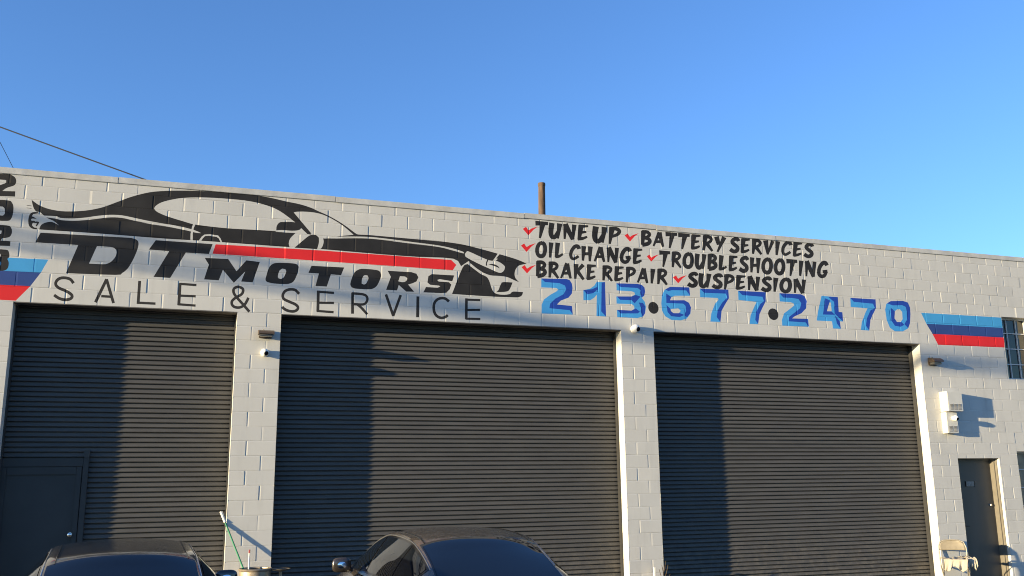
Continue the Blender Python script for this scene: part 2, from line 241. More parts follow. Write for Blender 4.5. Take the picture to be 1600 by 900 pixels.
# painted wall signs: part, then layers (paint or None for bare wall, smooth outline?, outline in millimetres on the wall)
MURAL = [
 ('painted_stripe', [
  ('sky_blue',0,[(-955,4851),(155,4866),(79,4680),(-936,4670)]),
  ('navy',0,[(-936,4670),(79,4680),(-33,4485),(-917,4482)]),
  ('red',0,[(-917,4482),(-33,4485),(-190,4278),(-898,4285)]),
 ]),
 ('painted_number', [
  ('black',1,[(-678,6006),(-453,6024),(-402,6018),(-349,5984),(-332,5924),(-353,5871),(-435,5830),(-487,5780),(-331,5790),(-327,5715),(-662,5697),(-657,5792),(-469,5889),(-454,5920),(-473,5938),(-671,5932)]),
  ('black',1,[(-615,5647),(-405,5655),(-356,5626),(-332,5565),(-331,5466),(-348,5395),(-392,5366),(-588,5358),(-628,5407),(-649,5586)]),
  (None,1,[(-586,5562),(-460,5560),(-436,5531),(-430,5465),(-448,5436),(-575,5436)]),
  ('black',1,[(-597,5299),(-387,5304),(-335,5276),(-319,5211),(-337,5152),(-385,5129),(-426,5123),(-444,5087),(-327,5088),(-323,5020),(-583,5012),(-584,5093),(-446,5185),(-443,5226),(-590,5227)]),
  ('black',1,[(-565,4963),(-370,4967),(-332,4938),(-319,4877),(-341,4840),(-320,4796),(-320,4731),(-344,4689),(-399,4674),(-538,4677),(-544,4740),(-419,4741),(-408,4774),(-417,4797),(-508,4799),(-513,4855),(-430,4861),(-421,4886),(-434,4908),(-559,4905)]),
 ]),
 ('painted_car_emblem', [
  ('black',1,[(-123,5690),(-86,5661),(-19,5618),(104,5577),(261,5560),(432,5573),(616,5609),(786,5669),(971,5765),(1143,5853),(1363,5937),(1588,5980),(1817,6005),(2011,6019),(2231,6031),(2421,6032),(2645,6035),(2840,6029),(3054,6008),(3270,5975),(3471,5949),(3640,5907),(3734,5868),(3889,5810),(4062,5726),(4202,5639),(4308,5567),(4360,5549),(4517,5554),(4727,5551),(5083,5546),(5445,5541),(5738,5534),(5105,5559),(5431,5548),(5706,5537),(6021,5513),(6322,5461),(6608,5403),(6838,5353),(6973,5315),(7080,5275),(6953,5239),(6894,5179),(6870,5102),(6882,5028),(6945,4961),(6853,4993),(6738,5034),(6585,5043),(6472,5043),(6358,5075),(6246,5136),(6124,5224),(6087,5240),(5984,5152),(5854,5272),(5289,5263),(4755,5262),(4733,5262),(3871,5278),(3371,5283),(3330,5275),(2634,5278),(2069,5278),(1746,5273),(1406,5274),(815,5280),(384,5279),(6,5278),(14,5322),(41,5361),(92,5388),(155,5398),(243,5357),(175,5411),(102,5442),(49,5478),(-4,5522),(-53,5529),(-93,5587)]),
  ('black',1,[(-39,5522),(-100,5511),(-128,5479),(-138,5422),(-132,5350),(-110,5304),(-66,5280),(-24,5278),(-21,5300),(-61,5304),(-88,5334),(-80,5362),(-40,5377),(-62,5396),(-97,5393),(-106,5413),(-86,5426),(-30,5420),(-67,5444),(-99,5457),(-85,5489),(-16,5505)]),
  ('black',1,[(-67,5363),(-41,5390),(-3,5385),(-10,5352),(-28,5318),(-42,5322),(-29,5362)]),
  (None,1,[(45,5478),(197,5483),(255,5463),(411,5468),(581,5499),(738,5537),(882,5561),(1029,5566),(1194,5543),(1391,5513),(1696,5479),(1580,5498),(1889,5453),(2030,5418),(2093,5390),(2016,5392),(1891,5416),(1583,5458),(1280,5483),(1698,5442),(1393,5476),(1182,5505),(1032,5529),(885,5525),(741,5496),(584,5462),(428,5437),(272,5432),(186,5449),(58,5458)]),
  (None,1,[(1442,5702),(1459,5742),(1531,5800),(1650,5849),(1801,5892),(1986,5918),(2204,5933),(2426,5938),(2650,5936),(2861,5915),(3059,5868),(3193,5809),(3312,5732),(3406,5664),(3517,5581),(3478,5504),(3140,5504),(2832,5500),(2433,5493),(2024,5511),(1853,5545),(1666,5591),(1542,5631),(1471,5667)]),
  (None,1,[(3132,5500),(3444,5537),(3500,5586),(3612,5494),(3696,5501),(3772,5489),(3824,5449),(3837,5388),(3819,5316),(3787,5272),(3745,5272),(3346,5269),(3328,5332),(3349,5412),(3420,5497),(3136,5493)]),
  (None,1,[(3356,5794),(3400,5821),(3516,5838),(3685,5838),(3821,5813),(3959,5758),(4098,5681),(4203,5603),(4282,5538),(4069,5500),(3967,5469),(3832,5446),(3764,5480),(3642,5495)]),
  ('black',0,[(3324,5850),(3375,5822),(3655,5506),(3595,5495),(3354,5711)]),
  ('black',1,[(3412,5271),(3532,5391),(3629,5478),(3713,5493),(3765,5453),(3767,5374),(3745,5274)]),
  ('black',1,[(3140,5516),(3145,5586),(3184,5642),(3249,5654),(3414,5661),(3504,5584),(3468,5547),(3370,5529),(3221,5528)]),
  (None,1,[(3832,5450),(3984,5483),(4206,5505),(4500,5523),(4728,5519),(5084,5501),(5445,5478),(5766,5455),(5196,5499),(5614,5470),(5835,5440),(6003,5400),(6031,5376),(6003,5374),(5817,5411),(5614,5446),(5196,5469),(4750,5492),(5445,5449),(5084,5473),(4728,5492),(4500,5497),(4206,5478),(4019,5460)]),
  (None,1,[(6044,5362),(6068,5398),(6106,5408),(6303,5334),(6445,5288),(6587,5280),(6692,5221),(6705,5176),(6672,5117),(6605,5095),(6453,5150),(6265,5221),(6096,5296),(6049,5326)]),
  ('black',0,[(6412,5296),(6431,5293),(6408,5239),(6408,5193),(6387,5201),(6393,5257)]),
  ('black',1,[(6425,5222),(6511,5232),(6587,5205),(6621,5166),(6558,5190),(6492,5208)]),
  (None,0,[(6588,5409),(6619,5400),(6559,5328),(6588,5323),(6540,5271),(6502,5283),(6546,5342)]),
  (None,0,[(6100,5250),(6128,5237),(6003,5150),(5977,5159)]),
  (None,0,[(1955,5261),(1951,5370),(1965,5473),(1977,5524),(2011,5524),(1989,5458),(1980,5372),(1988,5263)]),
  (None,0,[(2066,5274),(2104,5340),(2141,5373),(2218,5384),(2329,5374),(2362,5334),(2392,5272),(2368,5273),(2339,5332),(2306,5352),(2204,5361),(2150,5352),(2121,5316),(2100,5273)]),
  ('black',1,[(6003,5139),(6087,5203),(6208,5119),(6302,5057),(6405,5010),(6452,4928),(6480,4837),(6517,4775),(6583,4746),(6697,4743),(6789,4763),(6841,4803),(7009,4803),(6989,4750),(6926,4715),(6773,4707),(6394,4701),(5834,4708)]),
  ('black',1,[(6651,4940),(6699,4950),(6833,4951),(6794,4856),(6736,4797),(6555,4777),(6593,4811),(6622,4883)]),
  ('black',0,[(-176,5607),(-116,5606),(-115,5597),(-175,5601)]),
  ('black',0,[(-173,5572),(-112,5569),(-112,5563),(-172,5566)]),
 ]),
 ('painted_shop_name', [
  ('black',1,[(-27,5094),(28,5235),(1111,5249),(1170,5247),(1230,5235),(1265,5203),(1272,5143),(1251,5042),(1208,4916),(1156,4807),(1088,4737),(1003,4706),(385,4691),(505,5096)]),
  (None,1,[(742,5098),(916,5098),(976,5077),(997,5032),(987,4966),(945,4898),(890,4859),(833,4847),(661,4845)]),
  ('black',0,[(1494,5241),(2260,5241),(2216,5091),(1903,5089),(1718,4707),(1499,4710),(1681,5095),(1411,5098)]),
  ('red',0,[(2301,5241),(3788,5258),(5818,5251),(5902,5177),(5845,5088),(3793,5095),(2265,5099)]),
  ('black',0,[(2163,5030),(2484,5036),(2609,4862),(2737,5033),(2927,5022),(2841,4711),(2680,4714),(2729,4866),(2580,4688),(2420,4870),(2372,4713),(2171,4714),(2224,4934)]),
  ('black',1,[(3024,4801),(3058,4940),(3110,5004),(3200,5028),(3431,5030),(3486,4987),(3475,4900),(3431,4778),(3375,4728),(3286,4713),(3140,4712),(3044,4730),(3020,4762)]),
  (None,1,[(3253,4943),(3295,4936),(3307,4899),(3277,4816),(3238,4786),(3200,4794),(3192,4831),(3213,4910)]),
  ('black',0,[(3670,5014),(4155,5020),(4111,4898),(3959,4900),(3905,4711),(3739,4710),(3782,4903),(3629,4902)]),
  ('black',1,[(4373,5002),(4442,5019),(4650,5013),(4706,4983),(4716,4918),(4675,4804),(4629,4740),(4543,4707),(4337,4705),(4272,4724),(4252,4772),(4278,4878),(4314,4958)]),
  (None,1,[(4470,4920),(4510,4918),(4524,4874),(4495,4799),(4459,4775),(4424,4789),(4425,4847),(4444,4901)]),
  ('black',0,[(4815,5012),(5184,5014),(5265,4994),(5296,4939),(5266,4871),(5204,4838),(5136,4816),(5232,4708),(5108,4704),(4991,4800),(4966,4714),(4796,4713),(4866,4921)]),
  (None,1,[(5007,4939),(5087,4938),(5121,4914),(5109,4874),(5058,4849),(4983,4857)]),
  ('black',0,[(5508,5004),(5868,5005),(5837,4909),(5636,4931),(5596,4916),(5618,4894),(5782,4891),(5822,4857),(5797,4780),(5742,4722),(5673,4711),(5375,4707),(5419,4794),(5600,4793),(5642,4812),(5627,4827),(5482,4833),(5440,4867),(5454,4967)]),
 ]),
 ('painted_tagline', [
  ('charcoal',0,[(504,4568),(494,4584),(477,4606),(456,4627),(431,4638),(405,4644),(380,4646),(355,4646),(330,4642),(307,4633),(287,4619),(271,4600),(260,4580),(253,4558),(253,4535),(258,4513),(271,4493),(288,4477),(308,4463),(334,4450),(362,4440),(388,4430),(412,4418),(435,4405),(452,4393),(463,4384),(468,4377),(469,4374),(468,4370),(465,4364),(458,4357),(444,4351),(425,4345),(404,4342),(382,4344),(357,4350),(334,4358),(312,4371),(290,4386),(275,4398),(255,4364),(271,4352),(295,4335),(321,4320),(349,4310),(378,4303),(406,4301),(433,4304),(458,4311),(479,4322),(494,4336),(504,4355),(506,4376),(500,4396),(489,4412),(473,4427),(452,4441),(427,4455),(401,4468),(373,4479),(346,4489),(324,4499),(308,4510),(297,4521),(291,4530),(289,4539),(290,4549),(293,4560),(300,4573),(311,4586),(324,4595),(340,4601),(360,4604),(380,4605),(401,4603),(421,4598),(438,4591),(451,4578),(465,4559),(474,4544)]),
  ('charcoal',0,[(801,4299),(917,4631),(881,4647),(765,4316)]),
  ('charcoal',0,[(879,4632),(993,4302),(1028,4315),(915,4646)]),
  ('charcoal',0,[(848,4380),(973,4378),(973,4413),(848,4415)]),
  ('charcoal',0,[(1304,4640),(1305,4315),(1344,4315),(1342,4640)]),
  ('charcoal',0,[(1313,4313),(1550,4312),(1549,4347),(1312,4348)]),
  ('charcoal',0,[(1834,4641),(1835,4324),(1875,4324),(1874,4640)]),
  ('charcoal',0,[(1846,4613),(2074,4608),(2074,4643),(1846,4647)]),
  ('charcoal',0,[(1863,4444),(2074,4445),(2073,4479),(1862,4478)]),
  ('charcoal',0,[(1840,4319),(2079,4312),(2079,4346),(1841,4353)]),
  ('charcoal',0,[(2830,4290),(2807,4315),(2774,4352),(2739,4390),(2704,4428),(2667,4467),(2637,4500),(2619,4523),(2608,4540),(2602,4555),(2599,4570),(2599,4584),(2602,4593),(2612,4601),(2626,4609),(2642,4613),(2658,4611),(2677,4605),(2690,4598),(2694,4592),(2696,4583),(2695,4572),(2692,4561),(2686,4550),(2676,4537),(2657,4523),(2631,4506),(2607,4489),(2587,4472),(2569,4455),(2555,4435),(2547,4412),(2546,4389),(2551,4366),(2563,4346),(2581,4328),(2602,4316),(2628,4310),(2656,4309),(2684,4313),(2709,4323),(2732,4338),(2752,4356),(2768,4377),(2780,4400),(2789,4421),(2798,4442),(2805,4462),(2810,4476),(2774,4489),(2769,4476),(2763,4457),(2755,4438),(2746,4419),(2736,4399),(2724,4384),(2710,4370),(2692,4359),(2674,4351),(2655,4349),(2633,4350),(2615,4354),(2602,4361),(2592,4371),(2586,4382),(2583,4392),(2584,4404),(2588,4416),(2597,4428),(2611,4442),(2629,4457),(2651,4472),(2678,4489),(2701,4507),(2717,4526),(2728,4546),(2733,4566),(2734,4587),(2729,4609),(2715,4629),(2692,4642),(2666,4651),(2639,4654),(2614,4647),(2590,4634),(2571,4616),(2562,4592),(2561,4567),(2566,4542),(2575,4520),(2589,4499),(2609,4473),(2640,4438),(2677,4399),(2712,4362),(2746,4324),(2779,4287),(2802,4262)]),
  ('charcoal',0,[(3521,4592),(3508,4607),(3488,4629),(3463,4649),(3437,4658),(3409,4662),(3382,4661),(3353,4655),(3323,4645),(3297,4629),(3277,4607),(3262,4581),(3254,4555),(3253,4528),(3259,4502),(3274,4478),(3297,4461),(3324,4449),(3352,4438),(3382,4426),(3414,4415),(3440,4404),(3458,4393),(3470,4384),(3476,4376),(3478,4369),(3477,4362),(3473,4355),(3465,4347),(3452,4339),(3436,4334),(3416,4332),(3392,4333),(3369,4337),(3348,4343),(3328,4352),(3312,4361),(3301,4370),(3293,4380),(3286,4388),(3255,4361),(3262,4352),(3273,4339),(3290,4326),(3310,4314),(3334,4304),(3360,4296),(3388,4292),(3417,4290),(3444,4293),(3468,4301),(3489,4314),(3505,4330),(3515,4350),(3518,4373),(3512,4395),(3499,4414),(3480,4428),(3458,4442),(3429,4454),(3396,4466),(3366,4477),(3340,4488),(3317,4498),(3303,4508),(3296,4519),(3293,4533),(3293,4548),(3299,4564),(3308,4582),(3321,4596),(3339,4606),(3363,4615),(3386,4619),(3407,4620),(3427,4617),(3444,4611),(3461,4598),(3478,4578),(3491,4563)]),
  ('charcoal',0,[(3761,4643),(3765,4325),(3808,4326),(3804,4644)]),
  ('charcoal',0,[(3779,4607),(4014,4604),(4015,4640),(3780,4643)]),
  ('charcoal',0,[(3791,4443),(4019,4451),(4019,4487),(3791,4478)]),
  ('charcoal',0,[(3771,4319),(4016,4311),(4018,4347),(3773,4354)]),
  ('charcoal',0,[(4269,4640),(4276,4319),(4319,4321),(4312,4643)]),
  ('charcoal',0,[(4280,4610),(4320,4610),(4377,4609),(4423,4607),(4451,4603),(4469,4597),(4481,4591),(4489,4581),(4494,4570),(4496,4557),(4496,4545),(4493,4532),(4485,4518),(4477,4505),(4467,4495),(4446,4487),(4396,4484),(4332,4485),(4285,4486),(4284,4448),(4330,4447),(4397,4446),(4453,4450),(4486,4463),(4506,4481),(4518,4499),(4528,4519),(4533,4541),(4534,4562),(4530,4582),(4521,4603),(4505,4621),(4485,4633),(4460,4640),(4428,4645),(4379,4648),(4322,4648),(4281,4648)]),
  ('charcoal',0,[(4352,4450),(4366,4440),(4387,4425),(4411,4405),(4442,4373),(4479,4335),(4504,4307),(4533,4335),(4507,4363),(4471,4402),(4437,4435),(4411,4457),(4389,4473),(4375,4483)]),
  ('charcoal',0,[(4776,4635),(4895,4308),(4934,4323),(4815,4651)]),
  ('charcoal',0,[(4931,4309),(5043,4639),(5004,4651),(4892,4321)]),
  ('charcoal',0,[(5269,4638),(5267,4313),(5314,4315),(5316,4640)]),
  ('charcoal',0,[(5800,4599),(5787,4612),(5766,4630),(5740,4646),(5713,4653),(5685,4656),(5657,4653),(5630,4646),(5602,4633),(5577,4617),(5556,4595),(5540,4570),(5528,4541),(5522,4506),(5521,4470),(5524,4435),(5531,4403),(5544,4373),(5561,4346),(5586,4325),(5614,4311),(5643,4302),(5672,4300),(5701,4305),(5726,4314),(5750,4327),(5769,4343),(5781,4354),(5753,4386),(5741,4375),(5725,4362),(5709,4353),(5692,4347),(5672,4343),(5653,4344),(5632,4350),(5611,4361),(5595,4375),(5582,4394),(5573,4417),(5567,4443),(5564,4473),(5565,4504),(5570,4531),(5578,4552),(5590,4569),(5604,4584),(5621,4596),(5642,4605),(5663,4610),(5683,4612),(5704,4611),(5721,4606),(5738,4595),(5756,4579),(5769,4567)]),
  ('charcoal',0,[(6045,4649),(6042,4317),(6086,4318),(6089,4651)]),
  ('charcoal',0,[(6056,4612),(6294,4616),(6295,4652),(6058,4647)]),
  ('charcoal',0,[(6071,4448),(6289,4461),(6289,4497),(6071,4483)]),
  ('charcoal',0,[(6054,4310),(6292,4315),(6294,4350),(6055,4346)]),
 ]),
 ('painted_service_list', [
  ('red',0,[(7020,5852),(7076,5892),(7117,5834),(7175,5873),(7281,5914),(7202,5849),(7115,5751),(7066,5803)]),
  ('red',0,[(8846,5885),(8905,5924),(8945,5866),(9006,5906),(9115,5946),(9033,5882),(8942,5785),(8892,5836)]),
  ('red',0,[(6984,5571),(7040,5609),(7080,5552),(7138,5591),(7243,5630),(7165,5567),(7079,5470),(7029,5522)]),
  ('red',0,[(9247,5549),(9299,5583),(9334,5533),(9387,5567),(9483,5600),(9410,5546),(9330,5463),(9287,5507)]),
  ('red',0,[(6990,5213),(7044,5251),(7083,5194),(7140,5232),(7243,5269),(7166,5208),(7082,5115),(7034,5166)]),
  ('red',0,[(9730,5215),(9789,5253),(9829,5196),(9891,5234),(10001,5271),(9917,5210),(9825,5116),(9775,5167)]),
  ('black',0,[(7241,5925),(7462,5951),(7461,6006),(7238,6008)]),
  ('black',0,[(7320,5992),(7296,5720),(7332,5715),(7421,5975)]),
  ('black',0,[(7483,6000),(7477,5956),(7468,5893),(7464,5836),(7468,5795),(7479,5761),(7498,5734),(7528,5716),(7568,5716),(7604,5736),(7633,5776),(7659,5821),(7676,5852),(7617,5879),(7598,5848),(7573,5808),(7555,5784),(7552,5783),(7557,5784),(7559,5785),(7557,5793),(7553,5811),(7553,5839),(7559,5887),(7570,5946),(7578,5990)]),
  ('black',0,[(7620,6000),(7611,5737),(7648,5734),(7717,5992)]),
  ('black',0,[(7731,5998),(7731,5737),(7768,5737),(7814,5995)]),
  ('black',0,[(7722,5977),(7864,5724),(7932,5755),(7811,6016)]),
  ('black',0,[(7888,6000),(7876,5740),(7920,5739),(7971,5996)]),
  ('black',0,[(8003,6002),(7978,5748),(8037,5744),(8101,5994)]),
  ('black',0,[(8017,5942),(8181,5975),(8180,6008),(8013,6008)]),
  ('black',0,[(8031,5842),(8147,5875),(8142,5908),(8022,5897)]),
  ('black',0,[(7990,5730),(8011,5734),(8044,5738),(8079,5747),(8114,5763),(8145,5782),(8165,5795),(8148,5824),(8125,5816),(8094,5805),(8066,5798),(8041,5798),(8014,5800),(7993,5803)]),
  ('black',0,[(8264,6003),(8257,5957),(8248,5890),(8243,5831),(8248,5787),(8261,5752),(8282,5724),(8317,5705),(8363,5705),(8404,5727),(8437,5769),(8467,5817),(8487,5850),(8419,5877),(8397,5845),(8368,5802),(8347,5777),(8344,5776),(8350,5777),(8353,5778),(8350,5786),(8346,5805),(8345,5835),(8352,5885),(8365,5948),(8375,5994)]),
  ('black',0,[(8424,6005),(8412,5728),(8454,5725),(8535,5998)]),
  ('black',0,[(8564,6009),(8542,5717),(8584,5714),(8676,6000)]),
  ('black',0,[(8583,5944),(8614,5949),(8655,5955),(8683,5957),(8699,5953),(8710,5947),(8714,5945),(8713,5940),(8706,5926),(8692,5912),(8664,5896),(8623,5880),(8593,5868),(8614,5823),(8645,5833),(8691,5850),(8733,5871),(8763,5897),(8782,5927),(8787,5960),(8771,5989),(8741,6010),(8703,6022),(8654,6023),(8606,6018),(8574,6014)]),
  ('black',0,[(9160,5995),(9145,5745),(9203,5741),(9256,5988)]),
  ('black',0,[(9183,5938),(9208,5943),(9240,5948),(9261,5948),(9274,5944),(9284,5938),(9286,5939),(9284,5938),(9273,5925),(9259,5914),(9241,5906),(9216,5900),(9197,5895),(9208,5844),(9228,5848),(9259,5854),(9290,5866),(9317,5886),(9341,5910),(9353,5944),(9339,5976),(9312,5997),(9279,6010),(9239,6012),(9200,6007),(9174,6004)]),
  ('black',0,[(9198,5842),(9224,5840),(9256,5836),(9275,5832),(9280,5827),(9283,5821),(9283,5820),(9280,5817),(9269,5808),(9253,5799),(9226,5792),(9190,5785),(9162,5781),(9175,5710),(9203,5715),(9244,5724),(9284,5737),(9315,5756),(9340,5779),(9355,5808),(9354,5840),(9338,5867),(9310,5888),(9272,5897),(9233,5900),(9207,5902)]),
  ('black',0,[(9477,6006),(9367,5744),(9400,5732),(9545,5982)]),
  ('black',0,[(9458,5977),(9544,5733),(9588,5743),(9553,6001)]),
  ('black',0,[(9429,5795),(9550,5805),(9547,5855),(9426,5844)]),
  ('black',0,[(9625,5929),(9852,5954),(9852,6008),(9625,6010)]),
  ('black',0,[(9708,5994),(9674,5728),(9710,5722),(9811,5978)]),
  ('black',0,[(9869,5931),(10098,5956),(10099,6011),(9869,6012)]),
  ('black',0,[(9953,5996),(9917,5728),(9953,5722),(10057,5980)]),
  ('black',0,[(10133,6004),(10105,5746),(10165,5740),(10232,5996)]),
  ('black',0,[(10147,5942),(10313,5976),(10312,6010),(10144,6010)]),
  ('black',0,[(10160,5840),(10278,5873),(10273,5907),(10151,5897)]),
  ('black',0,[(10117,5727),(10138,5730),(10172,5734),(10208,5743),(10243,5759),(10274,5777),(10295,5791),(10278,5821),(10255,5813),(10223,5802),(10195,5795),(10170,5795),(10142,5798),(10121,5801)]),
  ('black',0,[(10358,6006),(10335,5735),(10381,5731),(10458,5998)]),
  ('black',0,[(10374,5944),(10402,5948),(10438,5954),(10464,5955),(10478,5951),(10488,5945),(10491,5944),(10489,5940),(10480,5925),(10467,5912),(10443,5901),(10410,5890),(10385,5882),(10398,5836),(10424,5843),(10463,5854),(10500,5870),(10528,5893),(10549,5922),(10557,5955),(10543,5985),(10516,6006),(10482,6018),(10439,6019),(10396,6015),(10368,6012)]),
  ('black',0,[(10386,5846),(10511,5720),(10550,5745),(10458,5893)]),
  ('black',0,[(10580,5991),(10628,5848),(10705,5867),(10680,6017)]),
  ('black',0,[(10745,6021),(10614,5731),(10649,5718),(10830,5989)]),
  ('black',0,[(11110,5968),(11104,5981),(11092,6003),(11064,6024),(11025,6027),(10991,6020),(10961,6007),(10935,5988),(10913,5962),(10902,5926),(10916,5893),(10938,5872),(10959,5855),(10981,5840),(10999,5830),(11005,5825),(11005,5820),(11003,5811),(11000,5806),(10993,5801),(10981,5796),(10972,5795),(10959,5800),(10935,5814),(10916,5825),(10866,5762),(10886,5750),(10918,5733),(10958,5721),(10999,5726),(11035,5741),(11064,5764),(11081,5794),(11087,5826),(11080,5860),(11056,5885),(11031,5900),(11013,5912),(10996,5925),(10984,5936),(10982,5935),(10983,5933),(10990,5941),(11000,5949),(11013,5955),(11028,5958),(11030,5960),(11028,5960),(11032,5950),(11038,5938)]),
  ('black',0,[(11129,6011),(11100,5752),(11161,5747),(11229,6003)]),
  ('black',0,[(11143,5949),(11311,5983),(11309,6017),(11140,6016)]),
  ('black',0,[(11156,5847),(11275,5881),(11270,5914),(11147,5903)]),
  ('black',0,[(11112,5733),(11134,5737),(11167,5741),(11204,5750),(11239,5767),(11271,5785),(11292,5799),(11276,5829),(11251,5821),(11219,5809),(11191,5802),(11165,5802),(11137,5805),(11116,5808)]),
  ('black',0,[(11356,6013),(11333,5744),(11379,5740),(11457,6005)]),
  ('black',0,[(11372,5951),(11400,5956),(11437,5962),(11463,5963),(11477,5959),(11487,5954),(11490,5953),(11489,5948),(11479,5934),(11466,5921),(11442,5909),(11409,5898),(11383,5890),(11397,5845),(11423,5852),(11462,5863),(11499,5879),(11528,5902),(11548,5930),(11557,5963),(11543,5993),(11515,6013),(11481,6025),(11438,6026),(11394,6022),(11365,6019)]),
  ('black',0,[(11385,5855),(11511,5732),(11550,5757),(11457,5901)]),
  ('black',0,[(11581,6003),(11641,5748),(11688,5755),(11692,6019)]),
  ('black',0,[(11753,6024),(11641,5762),(11677,5751),(11825,6002)]),
  ('black',0,[(11842,6017),(11823,5755),(11871,5752),(11945,6011)]),
  ('black',0,[(12210,5970),(12205,5985),(12196,6010),(12170,6036),(12131,6044),(12092,6038),(12054,6020),(12021,5990),(11991,5954),(11968,5915),(11955,5877),(11950,5838),(11954,5803),(11970,5775),(12000,5755),(12041,5751),(12089,5770),(12134,5797),(12164,5816),(12134,5854),(12103,5836),(12062,5813),(12037,5802),(12030,5804),(12024,5810),(12019,5821),(12019,5841),(12024,5869),(12034,5896),(12053,5924),(12078,5952),(12098,5970),(12111,5975),(12121,5975),(12121,5976),(12118,5976),(12120,5963),(12122,5949)]),
  ('black',0,[(12225,6022),(12191,5766),(12255,5761),(12329,6014)]),
  ('black',0,[(12239,5961),(12414,5995),(12413,6028),(12236,6028)]),
  ('black',0,[(12251,5860),(12376,5894),(12371,5927),(12242,5916)]),
  ('black',0,[(12204,5747),(12227,5751),(12262,5756),(12300,5765),(12337,5781),(12371,5799),(12393,5813),(12376,5842),(12351,5834),(12317,5823),(12287,5816),(12261,5816),(12231,5818),(12209,5821)]),
  ('black',0,[(12675,5984),(12669,5997),(12656,6019),(12627,6040),(12586,6043),(12550,6036),(12517,6023),(12489,6004),(12465,5979),(12453,5943),(12468,5911),(12491,5891),(12512,5874),(12536,5859),(12555,5848),(12561,5844),(12560,5839),(12558,5830),(12555,5825),(12548,5821),(12535,5816),(12526,5814),(12512,5819),(12487,5833),(12467,5844),(12412,5782),(12433,5770),(12467,5753),(12509,5742),(12553,5746),(12592,5761),(12623,5784),(12642,5813),(12648,5845),(12641,5878),(12616,5903),(12590,5918),(12571,5930),(12553,5943),(12540,5953),(12538,5952),(12539,5950),(12547,5958),(12558,5966),(12571,5971),(12587,5975),(12590,5977),(12587,5977),(12592,5967),(12597,5955)]),
  ('black',0,[(7351,5677),(7334,5671),(7306,5661),(7276,5640),(7255,5610),(7239,5577),(7230,5541),(7227,5504),(7230,5467),(7241,5433),(7260,5406),(7287,5388),(7316,5381),(7347,5384),(7377,5397),(7402,5422),(7420,5455),(7431,5492),(7437,5529),(7437,5565),(7431,5602),(7420,5635),(7398,5659),(7376,5671),(7364,5676),(7334,5608),(7344,5604),(7354,5600),(7358,5596),(7362,5581),(7367,5555),(7367,5530),(7363,5504),(7356,5478),(7348,5462),(7341,5455),(7331,5451),(7324,5450),(7316,5452),(7307,5457),(7301,5466),(7296,5483),(7294,5509),(7295,5533),(7301,5556),(7311,5579),(7321,5594),(7333,5602),(7351,5608),(7367,5613)]),
  ('black',0,[(7468,5663),(7465,5405),(7504,5403),(7553,5659)]),
  ('black',0,[(7584,5668),(7566,5415),(7625,5410),(7669,5663)]),
  ('black',0,[(7580,5399),(7598,5402),(7625,5406),(7654,5416),(7682,5434),(7707,5454),(7723,5469),(7705,5496),(7686,5486),(7661,5472),(7639,5463),(7620,5462),(7598,5463),(7582,5466)]),
  ('black',0,[(8040,5597),(8035,5611),(8026,5635),(8003,5659),(7968,5667),(7935,5661),(7903,5643),(7876,5614),(7852,5579),(7834,5542),(7824,5505),(7822,5468),(7828,5436),(7843,5409),(7869,5390),(7905,5386),(7945,5404),(7983,5430),(8008,5448),(7980,5484),(7954,5467),(7920,5445),(7899,5435),(7893,5436),(7887,5442),(7883,5453),(7881,5472),(7884,5499),(7892,5525),(7907,5551),(7927,5578),(7944,5595),(7955,5600),(7964,5601),(7963,5602),(7960,5601),(7963,5589),(7966,5576)]),
  ('black',0,[(8045,5645),(8046,5394),(8088,5392),(8136,5642)]),
  ('black',0,[(8163,5647),(8169,5390),(8211,5389),(8254,5645)]),
  ('black',0,[(8073,5482),(8208,5499),(8203,5551),(8068,5533)]),
  ('black',0,[(8361,5662),(8260,5401),(8293,5389),(8426,5639)]),
  ('black',0,[(8343,5633),(8429,5392),(8471,5402),(8433,5657)]),
  ('black',0,[(8319,5452),(8433,5464),(8430,5513),(8315,5501)]),
  ('black',0,[(8507,5655),(8509,5398),(8544,5398),(8585,5654)]),
  ('black',0,[(8499,5634),(8636,5384),(8701,5415),(8583,5674)]),
  ('black',0,[(8656,5659),(8647,5401),(8690,5399),(8734,5656)]),
  ('black',0,[(8974,5627),(8968,5640),(8955,5663),(8930,5685),(8896,5691),(8861,5686),(8827,5668),(8797,5637),(8770,5600),(8751,5561),(8740,5522),(8736,5483),(8742,5446),(8760,5417),(8787,5397),(8816,5388),(8847,5389),(8876,5399),(8903,5417),(8924,5445),(8940,5474),(8950,5494),(8892,5519),(8882,5500),(8868,5475),(8857,5460),(8847,5454),(8838,5451),(8831,5451),(8823,5455),(8814,5461),(8809,5469),(8808,5487),(8811,5514),(8819,5540),(8834,5568),(8854,5596),(8871,5613),(8881,5619),(8890,5619),(8891,5620),(8890,5619),(8895,5607),(8900,5595)]),
  ('black',0,[(8853,5475),(8948,5492),(8940,5542),(8845,5525)]),
  ('black',0,[(8998,5669),(8977,5411),(9035,5406),(9092,5663)]),
  ('black',0,[(9013,5608),(9169,5644),(9167,5678),(9008,5675)]),
  ('black',0,[(9027,5506),(9138,5541),(9133,5574),(9018,5563)]),
  ('black',0,[(8989,5392),(9010,5396),(9041,5401),(9075,5410),(9108,5426),(9138,5445),(9157,5459),(9140,5488),(9118,5480),(9088,5469),(9062,5462),(9038,5462),(9011,5464),(8991,5467)]),
  ('black',0,[(9488,5592),(9699,5618),(9699,5672),(9488,5673)]),
  ('black',0,[(9565,5657),(9534,5387),(9568,5381),(9661,5642)]),
  ('black',0,[(9731,5666),(9714,5394),(9756,5390),(9822,5658)]),
